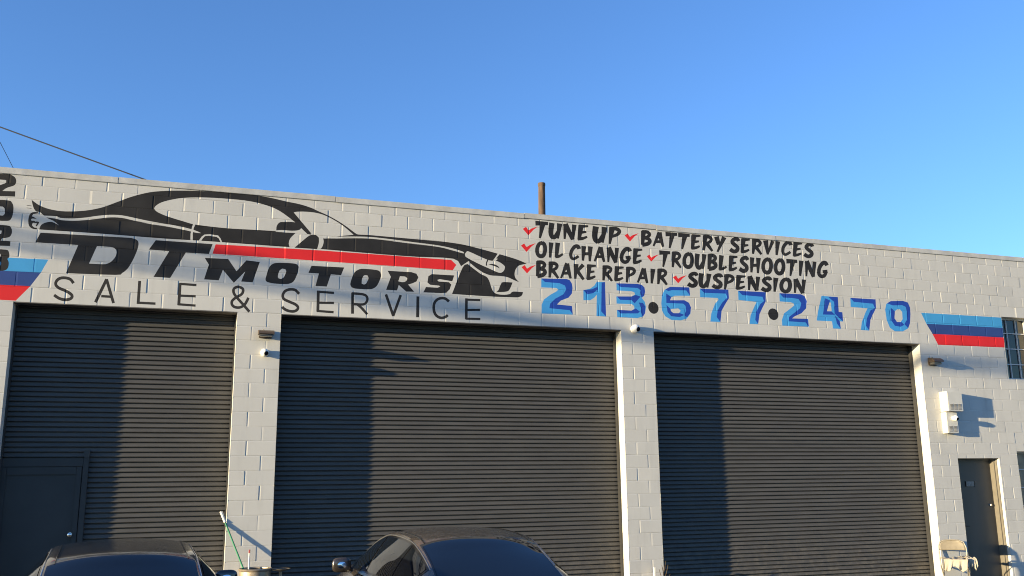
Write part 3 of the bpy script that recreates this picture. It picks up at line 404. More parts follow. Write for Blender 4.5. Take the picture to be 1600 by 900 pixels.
  ('black',0,[(9746,5604),(9771,5608),(9805,5614),(9828,5615),(9841,5611),(9850,5605),(9853,5604),(9851,5600),(9843,5585),(9831,5572),(9810,5561),(9780,5550),(9757,5542),(9770,5496),(9793,5503),(9828,5514),(9862,5530),(9887,5553),(9906,5582),(9913,5615),(9899,5645),(9875,5666),(9843,5678),(9804,5679),(9765,5675),(9739,5671)]),
  ('black',0,[(9759,5506),(9875,5380),(9910,5405),(9823,5553)]),
  ('black',0,[(10070,5687),(10050,5682),(10019,5672),(9986,5652),(9961,5621),(9943,5586),(9931,5549),(9926,5510),(9929,5471),(9938,5435),(9959,5406),(9987,5387),(10019,5378),(10053,5381),(10087,5394),(10116,5419),(10136,5453),(10150,5491),(10158,5530),(10159,5568),(10154,5606),(10143,5642),(10121,5668),(10097,5680),(10084,5686),(10048,5616),(10059,5611),(10069,5607),(10074,5603),(10078,5587),(10082,5560),(10081,5533),(10076,5506),(10067,5479),(10058,5463),(10049,5455),(10039,5451),(10031,5450),(10022,5452),(10013,5458),(10006,5467),(10001,5486),(10000,5513),(10002,5539),(10010,5563),(10022,5586),(10033,5601),(10046,5609),(10067,5616),(10085,5620)]),
  ('black',0,[(10187,5671),(10179,5626),(10169,5562),(10163,5504),(10166,5462),(10176,5427),(10193,5399),(10222,5380),(10262,5380),(10297,5400),(10327,5440),(10352,5486),(10370,5519),(10313,5546),(10294,5515),(10268,5474),(10250,5450),(10248,5449),(10252,5450),(10255,5451),(10253,5458),(10250,5477),(10250,5506),(10257,5555),(10269,5616),(10279,5661)]),
  ('black',0,[(10320,5671),(10304,5400),(10340,5397),(10413,5663)]),
  ('black',0,[(10431,5672),(10411,5406),(10468,5402),(10525,5665)]),
  ('black',0,[(10453,5612),(10477,5617),(10509,5622),(10530,5623),(10542,5618),(10552,5611),(10554,5613),(10552,5612),(10541,5598),(10527,5586),(10509,5578),(10484,5571),(10465,5566),(10475,5512),(10495,5516),(10525,5523),(10557,5536),(10584,5556),(10607,5582),(10620,5618),(10607,5652),(10581,5675),(10549,5688),(10509,5690),(10471,5685),(10445,5681)]),
  ('black',0,[(10465,5510),(10490,5507),(10523,5504),(10541,5499),(10546,5493),(10549,5488),(10549,5486),(10545,5483),(10534,5473),(10518,5464),(10492,5456),(10456,5449),(10428,5444),(10440,5369),(10467,5375),(10508,5385),(10548,5398),(10579,5418),(10604,5443),(10620,5474),(10619,5508),(10604,5537),(10577,5558),(10539,5568),(10501,5571),(10475,5573)]),
  ('black',0,[(10662,5675),(10631,5408),(10696,5401),(10757,5667)]),
  ('black',0,[(10646,5391),(10665,5394),(10695,5398),(10729,5407),(10761,5425),(10789,5446),(10808,5461),(10789,5490),(10767,5480),(10739,5465),(10715,5457),(10693,5456),(10669,5458),(10650,5461)]),
  ('black',0,[(10861,5677),(10832,5408),(10891,5402),(10956,5668)]),
  ('black',0,[(10874,5612),(11034,5648),(11033,5683),(10871,5683)]),
  ('black',0,[(10886,5506),(11000,5541),(10995,5576),(10878,5565)]),
  ('black',0,[(10844,5388),(10865,5392),(10897,5396),(10932,5405),(10966,5422),(10996,5441),(11016,5455),(11000,5486),(10977,5478),(10947,5466),(10920,5460),(10895,5460),(10868,5462),(10848,5466)]),
  ('black',0,[(11273,5636),(11267,5650),(11256,5673),(11228,5696),(11191,5699),(11158,5691),(11128,5678),(11103,5658),(11081,5631),(11070,5593),(11084,5559),(11105,5537),(11125,5519),(11146,5503),(11164,5491),(11169,5487),(11169,5482),(11167,5472),(11165,5466),(11158,5462),(11146,5457),(11138,5455),(11125,5461),(11102,5475),(11083,5487),(11034,5422),(11053,5409),(11084,5391),(11123,5378),(11163,5382),(11198,5398),(11226,5421),(11244,5453),(11249,5487),(11242,5522),(11220,5549),(11196,5565),(11178,5578),(11162,5592),(11150,5603),(11148,5602),(11149,5600),(11156,5609),(11166,5617),(11178,5623),(11193,5626),(11195,5628),(11193,5628),(11197,5617),(11202,5605)]),
  ('black',0,[(11286,5679),(11274,5401),(11318,5399),(11383,5675)]),
  ('black',0,[(11413,5680),(11406,5396),(11451,5394),(11512,5677)]),
  ('black',0,[(11307,5499),(11453,5516),(11451,5573),(11304,5556)]),
  ('black',0,[(11665,5704),(11645,5699),(11611,5688),(11575,5667),(11548,5634),(11527,5597),(11514,5559),(11508,5518),(11510,5477),(11520,5439),(11541,5409),(11571,5389),(11604,5380),(11640,5382),(11677,5396),(11708,5422),(11731,5458),(11747,5498),(11756,5539),(11758,5579),(11754,5619),(11743,5656),(11719,5684),(11694,5697),(11680,5703),(11641,5629),(11652,5624),(11663,5620),(11668,5615),(11672,5598),(11675,5570),(11674,5542),(11668,5514),(11657,5486),(11647,5469),(11638,5461),(11627,5456),(11618,5455),(11609,5458),(11599,5464),(11592,5473),(11588,5492),(11587,5521),(11590,5548),(11599,5573),(11612,5598),(11624,5614),(11639,5622),(11661,5629),(11680,5634)]),
  ('black',0,[(11925,5707),(11905,5701),(11871,5691),(11834,5669),(11807,5636),(11786,5599),(11772,5560),(11766,5520),(11768,5478),(11777,5440),(11799,5409),(11829,5389),(11863,5380),(11899,5383),(11936,5397),(11968,5423),(11991,5459),(12007,5500),(12017,5540),(12019,5581),(12015,5621),(12004,5658),(11980,5686),(11955,5700),(11941,5706),(11900,5631),(11912,5627),(11923,5622),(11928,5617),(11932,5600),(11935,5572),(11934,5544),(11927,5515),(11917,5487),(11907,5469),(11897,5462),(11886,5457),(11877,5456),(11868,5458),(11858,5465),(11851,5474),(11847,5494),(11846,5522),(11849,5550),(11858,5575),(11872,5600),(11884,5616),(11898,5624),(11921,5631),(11940,5636)]),
  ('black',0,[(12043,5611),(12278,5639),(12280,5699),(12046,5700)]),
  ('black',0,[(12131,5682),(12086,5391),(12124,5384),(12237,5665)]),
  ('black',0,[(12315,5690),(12292,5404),(12339,5400),(12416,5684)]),
  ('black',0,[(12443,5689),(12429,5403),(12468,5401),(12530,5687)]),
  ('black',0,[(12433,5666),(12569,5386),(12643,5419),(12529,5710)]),
  ('black',0,[(12608,5692),(12582,5404),(12629,5401),(12695,5688)]),
  ('black',0,[(12958,5651),(12952,5666),(12940,5692),(12913,5717),(12876,5724),(12837,5719),(12798,5699),(12763,5665),(12731,5624),(12707,5582),(12692,5538),(12686,5494),(12690,5453),(12708,5420),(12737,5399),(12768,5388),(12802,5388),(12836,5399),(12866,5419),(12892,5450),(12911,5482),(12924,5504),(12861,5532),(12848,5511),(12831,5484),(12818,5467),(12807,5461),(12796,5458),(12789,5458),(12780,5462),(12771,5469),(12766,5478),(12766,5498),(12771,5528),(12781,5557),(12799,5588),(12824,5619),(12844,5638),(12855,5643),(12865,5644),(12866,5644),(12865,5643),(12869,5631),(12874,5617)]),
  ('black',0,[(12814,5484),(12921,5502),(12916,5558),(12809,5540)]),
  ('black',0,[(7242,5332),(7234,5080),(7288,5076),(7330,5325)]),
  ('black',0,[(7265,5275),(7287,5279),(7317,5284),(7336,5285),(7348,5280),(7358,5274),(7359,5275),(7358,5274),(7348,5262),(7335,5250),(7318,5243),(7296,5236),(7278,5232),(7290,5180),(7308,5184),(7336,5190),(7365,5203),(7389,5222),(7410,5247),(7421,5280),(7407,5312),(7382,5334),(7351,5347),(7314,5349),(7278,5344),(7255,5341)]),
  ('black',0,[(7281,5178),(7304,5176),(7334,5172),(7352,5168),(7357,5163),(7360,5157),(7359,5156),(7357,5153),(7347,5144),(7332,5135),(7308,5128),(7274,5121),(7249,5116),(7263,5045),(7288,5051),(7326,5060),(7363,5073),(7391,5092),(7413,5115),(7426,5144),(7424,5176),(7409,5203),(7383,5224),(7347,5233),(7312,5237),(7287,5238)]),
  ('black',0,[(7457,5333),(7449,5071),(7490,5067),(7546,5325)]),
  ('black',0,[(7474,5273),(7498,5277),(7530,5283),(7553,5284),(7565,5280),(7575,5274),(7577,5273),(7576,5269),(7569,5255),(7557,5242),(7537,5231),(7508,5221),(7486,5213),(7500,5169),(7523,5176),(7557,5186),(7589,5202),(7612,5224),(7629,5251),(7635,5283),(7621,5312),(7597,5332),(7566,5344),(7528,5345),(7490,5342),(7465,5339)]),
  ('black',0,[(7490,5179),(7606,5058),(7639,5082),(7550,5224)]),
  ('black',0,[(7751,5342),(7654,5081),(7686,5069),(7815,5317)]),
  ('black',0,[(7733,5313),(7820,5071),(7861,5082),(7821,5335)]),
  ('black',0,[(7711,5132),(7823,5143),(7819,5192),(7707,5181)]),
  ('black',0,[(7898,5332),(7900,5078),(7941,5076),(7989,5327)]),
  ('black',0,[(8047,5347),(7916,5198),(7952,5168),(8098,5303)]),
  ('black',0,[(7933,5196),(8050,5059),(8091,5087),(7990,5235)]),
  ('black',0,[(8136,5334),(8119,5086),(8174,5081),(8227,5326)]),
  ('black',0,[(8151,5275),(8302,5306),(8299,5339),(8145,5340)]),
  ('black',0,[(8166,5177),(8273,5208),(8267,5240),(8156,5231)]),
  ('black',0,[(8130,5067),(8150,5071),(8181,5075),(8214,5084),(8245,5099),(8274,5117),(8292,5130),(8276,5158),(8254,5151),(8225,5140),(8200,5134),(8177,5134),(8151,5136),(8132,5139)]),
  ('black',0,[(8417,5333),(8406,5083),(8448,5079),(8508,5326)]),
  ('black',0,[(8433,5276),(8459,5280),(8492,5285),(8515,5286),(8528,5282),(8537,5277),(8540,5276),(8539,5272),(8531,5259),(8519,5247),(8498,5236),(8468,5226),(8446,5218),(8459,5176),(8483,5182),(8518,5192),(8551,5208),(8576,5229),(8593,5255),(8600,5286),(8586,5314),(8561,5333),(8529,5344),(8490,5345),(8451,5341),(8425,5338)]),
  ('black',0,[(8448,5186),(8567,5069),(8601,5092),(8512,5229)]),
  ('black',0,[(8641,5335),(8622,5093),(8678,5087),(8732,5328)]),
  ('black',0,[(8655,5277),(8808,5310),(8806,5342),(8650,5341)]),
  ('black',0,[(8670,5181),(8779,5213),(8773,5244),(8660,5235)]),
  ('black',0,[(8633,5075),(8654,5078),(8684,5082),(8718,5090),(8750,5105),(8779,5122),(8797,5135),(8781,5163),(8759,5156),(8730,5145),(8704,5139),(8681,5139),(8655,5142),(8635,5145)]),
  ('black',0,[(8850,5338),(8834,5074),(8870,5070),(8942,5330)]),
  ('black',0,[(8866,5279),(8892,5284),(8925,5289),(8949,5290),(8962,5286),(8971,5281),(8975,5278),(8974,5274),(8968,5261),(8957,5248),(8934,5235),(8900,5220),(8875,5210),(8894,5168),(8920,5177),(8957,5192),(8992,5210),(9016,5234),(9031,5261),(9035,5291),(9021,5319),(8996,5338),(8964,5349),(8924,5351),(8884,5346),(8858,5343)]),
  ('black',0,[(9147,5349),(9041,5090),(9074,5078),(9213,5325)]),
  ('black',0,[(9128,5321),(9214,5078),(9257,5088),(9220,5344)]),
  ('black',0,[(9101,5140),(9219,5150),(9216,5199),(9098,5189)]),
  ('black',0,[(9307,5342),(9298,5085),(9341,5082),(9402,5336)]),
  ('black',0,[(9437,5344),(9421,5080),(9465,5076),(9532,5337)]),
  ('black',0,[(9453,5284),(9480,5289),(9514,5294),(9538,5295),(9552,5291),(9562,5286),(9564,5285),(9563,5280),(9555,5266),(9542,5253),(9520,5242),(9489,5231),(9465,5223),(9479,5179),(9504,5185),(9540,5196),(9575,5212),(9601,5235),(9620,5263),(9627,5295),(9613,5325),(9587,5345),(9554,5357),(9513,5358),(9473,5353),(9446,5350)]),
  ('black',0,[(9468,5189),(9589,5065),(9626,5089),(9534,5234)]),
  ('black',0,[(10233,5285),(10227,5297),(10215,5318),(10186,5339),(10147,5342),(10112,5335),(10082,5323),(10055,5305),(10033,5280),(10023,5245),(10038,5214),(10060,5195),(10082,5179),(10104,5164),(10123,5154),(10129,5150),(10129,5145),(10127,5136),(10124,5131),(10118,5127),(10105,5122),(10096,5121),(10083,5126),(10059,5139),(10039,5150),(9989,5090),(10009,5079),(10042,5062),(10083,5051),(10125,5055),(10161,5069),(10190,5091),(10207,5119),(10212,5150),(10204,5182),(10180,5206),(10155,5221),(10136,5232),(10119,5245),(10106,5255),(10104,5254),(10105,5252),(10112,5260),(10122,5267),(10135,5272),(10150,5276),(10152,5277),(10150,5278),(10155,5268),(10161,5257)]),
  ('black',0,[(10240,5326),(10233,5284),(10222,5225),(10216,5170),(10220,5131),(10230,5099),(10250,5073),(10282,5055),(10324,5054),(10363,5074),(10395,5111),(10423,5154),(10442,5185),(10379,5210),(10359,5181),(10331,5142),(10312,5120),(10309,5119),(10314,5120),(10316,5121),(10314,5128),(10311,5145),(10311,5172),(10318,5218),(10331,5275),(10341,5317)]),
  ('black',0,[(10386,5327),(10371,5074),(10410,5071),(10488,5319)]),
  ('black',0,[(10722,5289),(10716,5301),(10703,5323),(10674,5343),(10634,5346),(10599,5339),(10567,5327),(10541,5309),(10518,5284),(10507,5249),(10522,5218),(10545,5198),(10566,5182),(10590,5167),(10609,5157),(10615,5153),(10615,5148),(10613,5139),(10610,5134),(10603,5130),(10590,5125),(10581,5124),(10567,5129),(10543,5142),(10523,5153),(10471,5093),(10492,5082),(10525,5065),(10567,5053),(10610,5058),(10647,5072),(10677,5094),(10694,5122),(10700,5153),(10692,5185),(10667,5210),(10641,5224),(10622,5236),(10605,5249),(10592,5259),(10590,5258),(10591,5256),(10598,5264),(10609,5271),(10622,5276),(10637,5280),(10639,5281),(10637,5282),(10642,5272),(10648,5261)]),
  ('black',0,[(10742,5331),(10718,5064),(10758,5060),(10845,5322)]),
  ('black',0,[(10758,5271),(10787,5275),(10825,5281),(10851,5282),(10866,5278),(10876,5272),(10880,5270),(10879,5265),(10872,5253),(10860,5240),(10833,5226),(10796,5212),(10767,5201),(10787,5159),(10816,5168),(10859,5183),(10898,5202),(10925,5225),(10943,5253),(10948,5283),(10932,5311),(10905,5330),(10869,5341),(10825,5343),(10780,5339),(10751,5335)]),
  ('black',0,[(10984,5332),(10955,5083),(11019,5078),(11088,5324)]),
  ('black',0,[(10999,5273),(11174,5306),(11172,5338),(10995,5338)]),
  ('black',0,[(11013,5175),(11137,5207),(11132,5239),(11003,5229)]),
  ('black',0,[(10968,5065),(10991,5069),(11026,5073),(11064,5081),(11101,5097),(11134,5115),(11156,5128),(11138,5156),(11113,5149),(11080,5138),(11050,5132),(11023,5131),(10994,5134),(10972,5137)]),
  ('black',0,[(11211,5331),(11204,5078),(11244,5077),(11300,5329)]),
  ('black',0,[(11200,5311),(11350,5063),(11426,5093),(11298,5350)]),
  ('black',0,[(11381,5334),(11363,5079),(11412,5077),(11472,5330)]),
  ('black',0,[(11723,5297),(11717,5310),(11704,5332),(11673,5352),(11632,5355),(11595,5348),(11562,5336),(11534,5317),(11510,5292),(11499,5257),(11514,5225),(11538,5205),(11560,5189),(11584,5174),(11604,5164),(11609,5159),(11609,5155),(11607,5146),(11604,5141),(11597,5136),(11583,5131),(11574,5130),(11560,5135),(11535,5148),(11514,5160),(11460,5099),(11481,5087),(11515,5070),(11559,5059),(11604,5063),(11642,5078),(11673,5099),(11692,5128),(11698,5160),(11690,5193),(11665,5217),(11638,5232),(11619,5243),(11601,5256),(11587,5267),(11585,5266),(11586,5264),(11594,5272),(11605,5279),(11618,5285),(11635,5288),(11637,5290),(11634,5290),(11639,5280),(11645,5269)]),
  ('black',0,[(11743,5338),(11726,5082),(11776,5079),(11852,5332)]),
  ('black',0,[(12028,5359),(12005,5354),(11968,5345),(11929,5325),(11899,5295),(11877,5261),(11862,5226),(11856,5189),(11858,5151),(11869,5116),(11893,5089),(11926,5070),(11964,5062),(12004,5065),(12044,5078),(12079,5102),(12103,5134),(12120,5171),(12130,5208),(12132,5245),(12126,5281),(12114,5315),(12088,5340),(12060,5352),(12045,5358),(12001,5291),(12014,5286),(12026,5282),(12031,5278),(12036,5262),(12040,5236),(12039,5211),(12033,5185),(12021,5160),(12011,5144),(12000,5136),(11988,5132),(11978,5131),(11969,5133),(11957,5139),(11950,5148),(11944,5165),(11943,5191),(11946,5216),(11956,5239),(11970,5262),(11984,5277),(11999,5284),(12024,5290),(12045,5295)]),
  ('black',0,[(12167,5340),(12157,5083),(12199,5082),(12260,5338)]),
  ('black',0,[(12156,5319),(12308,5068),(12387,5099),(12258,5358)]),
  ('black',0,[(12344,5342),(12322,5085),(12373,5082),(12438,5338)]),
 ]),
 ('painted_phone_number', [
  ('phone_blue',0,[(7325,5047),(7771,5065),(7824,5048),(7860,4990),(7869,4921),(7856,4830),(7795,4757),(7657,4700),(7589,4633),(7851,4621),(7862,4479),(7320,4472),(7323,4613),(7366,4704),(7482,4789),(7587,4849),(7619,4882),(7582,4904),(7322,4899)]),
  ('phone_navy',0,[(7325,5047),(7771,5065),(7824,5048),(7860,4990),(7869,4921),(7856,4830),(7795,4757),(7657,4700),(7589,4633),(7851,4621),(7862,4479),(7811,4549),(7456,4565),(7472,4641),(7564,4728),(7706,4808),(7756,4890),(7737,4953),(7643,4987),(7388,4992)]),
  ('phone_blue',0,[(8301,5047),(8454,5056),(8453,4475),(8280,4477),(8299,4835),(8254,4782),(8177,4734),(8055,4727),(8060,4896),(8183,4929),(8260,4984)]),
  ('phone_navy',0,[(8392,5042),(8454,5056),(8453,4475),(8369,4557)]),
  ('phone_navy',0,[(8060,4896),(8215,4921),(8314,4967),(8323,4927),(8235,4855),(8127,4831)]),
  ('phone_blue',0,[(8661,5048),(9054,5060),(9131,5048),(9179,5007),(9189,4936),(9168,4863),(9121,4825),(9174,4761),(9193,4669),(9172,4566),(9130,4507),(9028,4478),(8655,4475),(8655,4598),(8923,4599),(8973,4628),(8975,4679),(8927,4709),(8652,4702),(8653,4824),(8933,4839),(8997,4874),(8985,4914),(8937,4926),(8661,4926)]),
  ('phone_navy',0,[(8661,5048),(9054,5060),(9131,5048),(9179,5007),(9189,4936),(9168,4863),(9115,4835),(9092,4910),(9105,4952),(9051,4990),(8740,4988)]),
  ('phone_navy',0,[(8664,4825),(8933,4839),(9012,4868),(9100,4845),(8984,4724),(8930,4774),(8721,4771)]),
  ('phone_navy',0,[(8655,4598),(8923,4599),(9002,4639),(9077,4586),(9032,4556),(8723,4540)]),
  ('phone_navy',0,[(9062,4744),(9140,4738),(9182,4679),(9172,4566),(9130,4507),(9088,4583),(9102,4644)]),
  ('black',0,[(9429,4671),(9425,4632),(9406,4598),(9377,4574),(9340,4564),(9302,4570),(9269,4591),(9245,4623),(9235,4661),(9239,4701),(9257,4735),(9286,4759),(9323,4768),(9361,4763),(9394,4742),(9418,4710)]),
  ('phone_blue',0,[(10034,5057),(10044,4911),(9748,4895),(9677,4864),(9652,4813),(9928,4828),(10014,4789),(10049,4709),(10031,4598),(9956,4512),(9839,4475),(9657,4477),(9546,4533),(9494,4623),(9484,4746),(9501,4891),(9558,4988),(9664,5046)]),
  ('phone_navy',0,[(9664,5046),(10034,5057),(10044,4911),(9973,5001),(9707,4990),(9626,4971),(9570,4995)]),
  ('phone_navy',0,[(9652,4813),(9928,4828),(10014,4789),(10049,4709),(10031,4609),(9962,4533),(9914,4572),(9952,4646),(9946,4729),(9902,4768),(9581,4762),(9585,4927),(9682,4870)]),
  ('phone_navy',0,[(9579,4730),(9655,4662),(9708,4593),(9823,4602),(9914,4572),(9820,4532),(9660,4539),(9595,4608)]),
  (None,0,[(9655,4662),(9805,4680),(9844,4641),(9812,4598),(9708,4593),(9660,4627)]),
  ('phone_blue',0,[(10240,5048),(10805,5063),(10806,4910),(10737,4818),(10648,4686),(10609,4483),(10411,4482),(10440,4626),(10521,4794),(10598,4874),(10585,4903),(10237,4897)]),
  ('phone_navy',0,[(10240,5048),(10805,5063),(10806,4910),(10737,4818),(10648,4686),(10609,4483),(10541,4568),(10572,4695),(10666,4826),(10773,4921),(10749,4989),(10321,4980)]),
  ('phone_blue',0,[(10999,5054),(11557,5060),(11550,4894),(11476,4779),(11407,4660),(11364,4479),(11189,4477),(11220,4626),(11315,4797),(11365,4876),(10996,4890)]),
  ('phone_navy',0,[(10999,5054),(11557,5060),(11550,4894),(11476,4779),(11407,4660),(11364,4479),(11311,4553),(11337,4695),(11436,4841),(11514,4897),(11491,4973),(11081,4982)]),
  ('black',0,[(11797,4677),(11791,4636),(11770,4600),(11736,4576),(11695,4566),(11654,4572),(11618,4593),(11592,4626),(11582,4666),(11588,4707),(11609,4742),(11642,4767),(11683,4777),(11724,4771),(11761,4750),(11786,4717)]),
  ('phone_blue',0,[(11847,5058),(12296,5065),(12379,5035),(12414,4945),(12389,4813),(12280,4716),(12138,4657),(12074,4615),(12414,4623),(12417,4480),(11858,4476),(11860,4579),(11915,4698),(12043,4782),(12140,4852),(12128,4891),(12069,4906),(11840,4909)]),
  ('phone_navy',0,[(11847,5058),(12296,5065),(12379,5035),(12414,4945),(12389,4813),(12280,4716),(12138,4657),(12074,4615),(12408,4623),(12417,4480),(12356,4555),(11993,4559),(12015,4638),(12144,4727),(12257,4806),(12296,4900),(12242,4975),(12106,4986),(11925,4984)]),
  ('phone_blue',0,[(12743,5061),(13096,5056),(13090,4782),(13169,4780),(13167,4608),(13089,4610),(13106,4471),(12934,4471),(12925,4602),(12596,4600),(12636,4759)]),
  ('phone_navy',0,[(12882,5050),(13096,5056),(13090,4782),(13169,4780),(13167,4608),(13008,4738),(13005,4963)]),
  ('phone_navy',0,[(12817,5020),(12920,4985),(12831,4782),(12934,4782),(13000,4724),(12741,4717)]),
  ('phone_navy',0,[(13005,4711),(13095,4610),(13106,4471),(13028,4567)]),
  (None,0,[(12903,4945),(12934,4946),(12934,4787),(12831,4782)]),
  ('phone_blue',0,[(13372,5058),(13937,5059),(13927,4891),(13858,4793),(13779,4668),(13731,4466),(13542,4471),(13581,4619),(13681,4798),(13738,4881),(13364,4889)]),
  ('phone_navy',0,[(13372,5058),(13937,5059),(13927,4891),(13858,4793),(13779,4668),(13731,4466),(13664,4556),(13701,4691),(13799,4844),(13902,4895),(13869,4974),(13445,4987)]),
  ('phone_blue',0,[(14279,5045),(14564,5065),(14678,5039),(14716,4944),(14711,4821),(14680,4655),(14616,4544),(14493,4484),(14310,4477),(14203,4539),(14145,4685),(14134,4874),(14173,4985)]),
  ('phone_navy',0,[(14192,4999),(14279,5045),(14564,5065),(14678,5039),(14716,4944),(14711,4821),(14680,4655),(14624,4550),(14543,4622),(14613,4707),(14630,4872),(14617,4953),(14537,4982),(14319,4965)]),
  ('phone_navy',0,[(14265,4921),(14356,4858),(14330,4721),(14381,4655),(14482,4665),(14541,4608),(14453,4569),(14323,4580),(14252,4677)]),
  (None,0,[(14356,4858),(14410,4896),(14477,4899),(14521,4852),(14514,4716),(14464,4659),(14381,4655),(14330,4721)]),
 ]),
 ('painted_stripe', [
  ('sky_blue',0,[(14962,4858),(16909,4859),(16917,4657),(15061,4653)]),
  ('navy',0,[(15061,4653),(16917,4657),(16922,4465),(15179,4466)]),
  ('red',0,[(15179,4466),(16922,4465),(16904,4270),(15286,4263)]),
 ]),
]

# ------------------------------------------------------------------ the garage
shop = thing('auto_shop', 'long grey painted block garage with three dark roll-up doors and a car mural', 'building')
XT = [-0.014, 0.399, 0.805, 1.21, 1.625, 2.034, 2.445, 2.856, 3.263, 3.683, 4.09, 4.504, 4.913, 5.313, 5.715, 6.121, 6.517, 6.923, 7.315, 7.717, 8.115, 8.519, 8.911, 9.312, 9.719, 10.126, 10.533, 10.945, 11.358, 11.767, 12.18, 12.591, 13.001, 13.419, 13.833, 14.228, 14.64, 15.053]
def XU(u):
    if u < 0: return XT[0] + u * 0.4064
    if u >= len(XT) - 1: return XT[-1] + (u - len(XT) + 1) * 0.4064
    i = int(math.floor(u)); return XT[i] + (XT[i + 1] - XT[i]) * (u - i)
CH = 0.2032
TOPZ = 6.03; DEPTH = 12.0
WL = XU(-11); WR = XU(50)
DOORS = [(XU(-.5), XU(6.5)), (XU(8), XU(21.5)), (XU(23), XU(36.5))]
ENTRY = (15.455, 16.44, 0.0, 2.165); WIN_UP = (16.915, 17.63, LINTEL - 3 * CH, LINTEL + 3 * CH); WIN_LO = (16.885, 17.60, 0.95, 2.29)
OPEN = [(a, b, -1.0, LINTEL) for a, b in DOORS] + [(ENTRY[0], ENTRY[1], -1.0, ENTRY[3]), WIN_UP, WIN_LO]

def smooth_poly(P, on):
    P = [(x / 1000.0, z / 1000.0) for x, z in P]
    if not on: return P
    n = len(P); sharp = []
    for i in range(n):
        a = Vector(P[i]) - Vector(P[i - 1]); b = Vector(P[(i + 1) % n]) - Vector(P[i])
        sharp.append(a.length < 1e-6 or b.length < 1e-6 or a.angle(b) > math.radians(48))
    Q = []
    for i in range(n):
        p1 = P[i]; p2 = P[(i + 1) % n]
        p0 = P[i - 1] if not sharp[i] else (2 * p1[0] - p2[0], 2 * p1[1] - p2[1])
        j = (i + 1) % n
        p3 = P[(i + 2) % n] if not sharp[j] else (2 * p2[0] - p1[0], 2 * p2[1] - p1[1])
        K = 3
        for k in range(K):
            t = k / K
            Q.append(tuple(.5 * (2 * p1[c] + (-p0[c] + p2[c]) * t + (2 * p0[c] - 5 * p1[c] + 4 * p2[c] - p3[c]) * t * t + (-p0[c] + 3 * p1[c] - 3 * p2[c] + p3[c]) * t ** 3) for c in (0, 1)))
    return Q
LAYERS = []            # (part index, material or None, polygon, bbox)
for pi, (pname, L) in enumerate(MURAL):
    for m_, s_, P in L:
        Q = smooth_poly(P, s_); xs_ = [q[0] for q in Q]; zs_ = [q[1] for q in Q]
        LAYERS.append((pi, m_, Q, (min(xs_), max(xs_), min(zs_), max(zs_))))
def inside(x, z, P):
    w = 0; xj, zj = P[-1]            # winding number, so strokes that cross themselves stay filled
    for xi, zi in P:
        if (zj <= z) != (zi <= z):
            side_ = (xi - xj) * (z - zj) - (x - xj) * (zi - zj)
            if zi > zj and side_ > 0: w += 1
            elif zi < zj and side_ < 0: w -= 1
        xj, zj = xi, zi
    return w != 0
def clip(p, q, r):
    x0, x1, z0, z1 = r; dx = q[0] - p[0]; dz = q[1] - p[1]; t0 = 0.0; t1 = 1.0
    for pp, qq in ((-dx, p[0] - x0), (dx, x1 - p[0]), (-dz, p[1] - z0), (dz, z1 - p[1])):
        if abs(pp) < 1e-12:
            if qq < 0: return None
        else:
            t = qq / pp
            if pp < 0: t0 = max(t0, t)
            else: t1 = min(t1, t)
    if t0 >= t1 - 1e-9: return None
    return (p[0] + dx * t0, p[1] + dz * t0), (p[0] + dx * t1, p[1] + dz * t1)

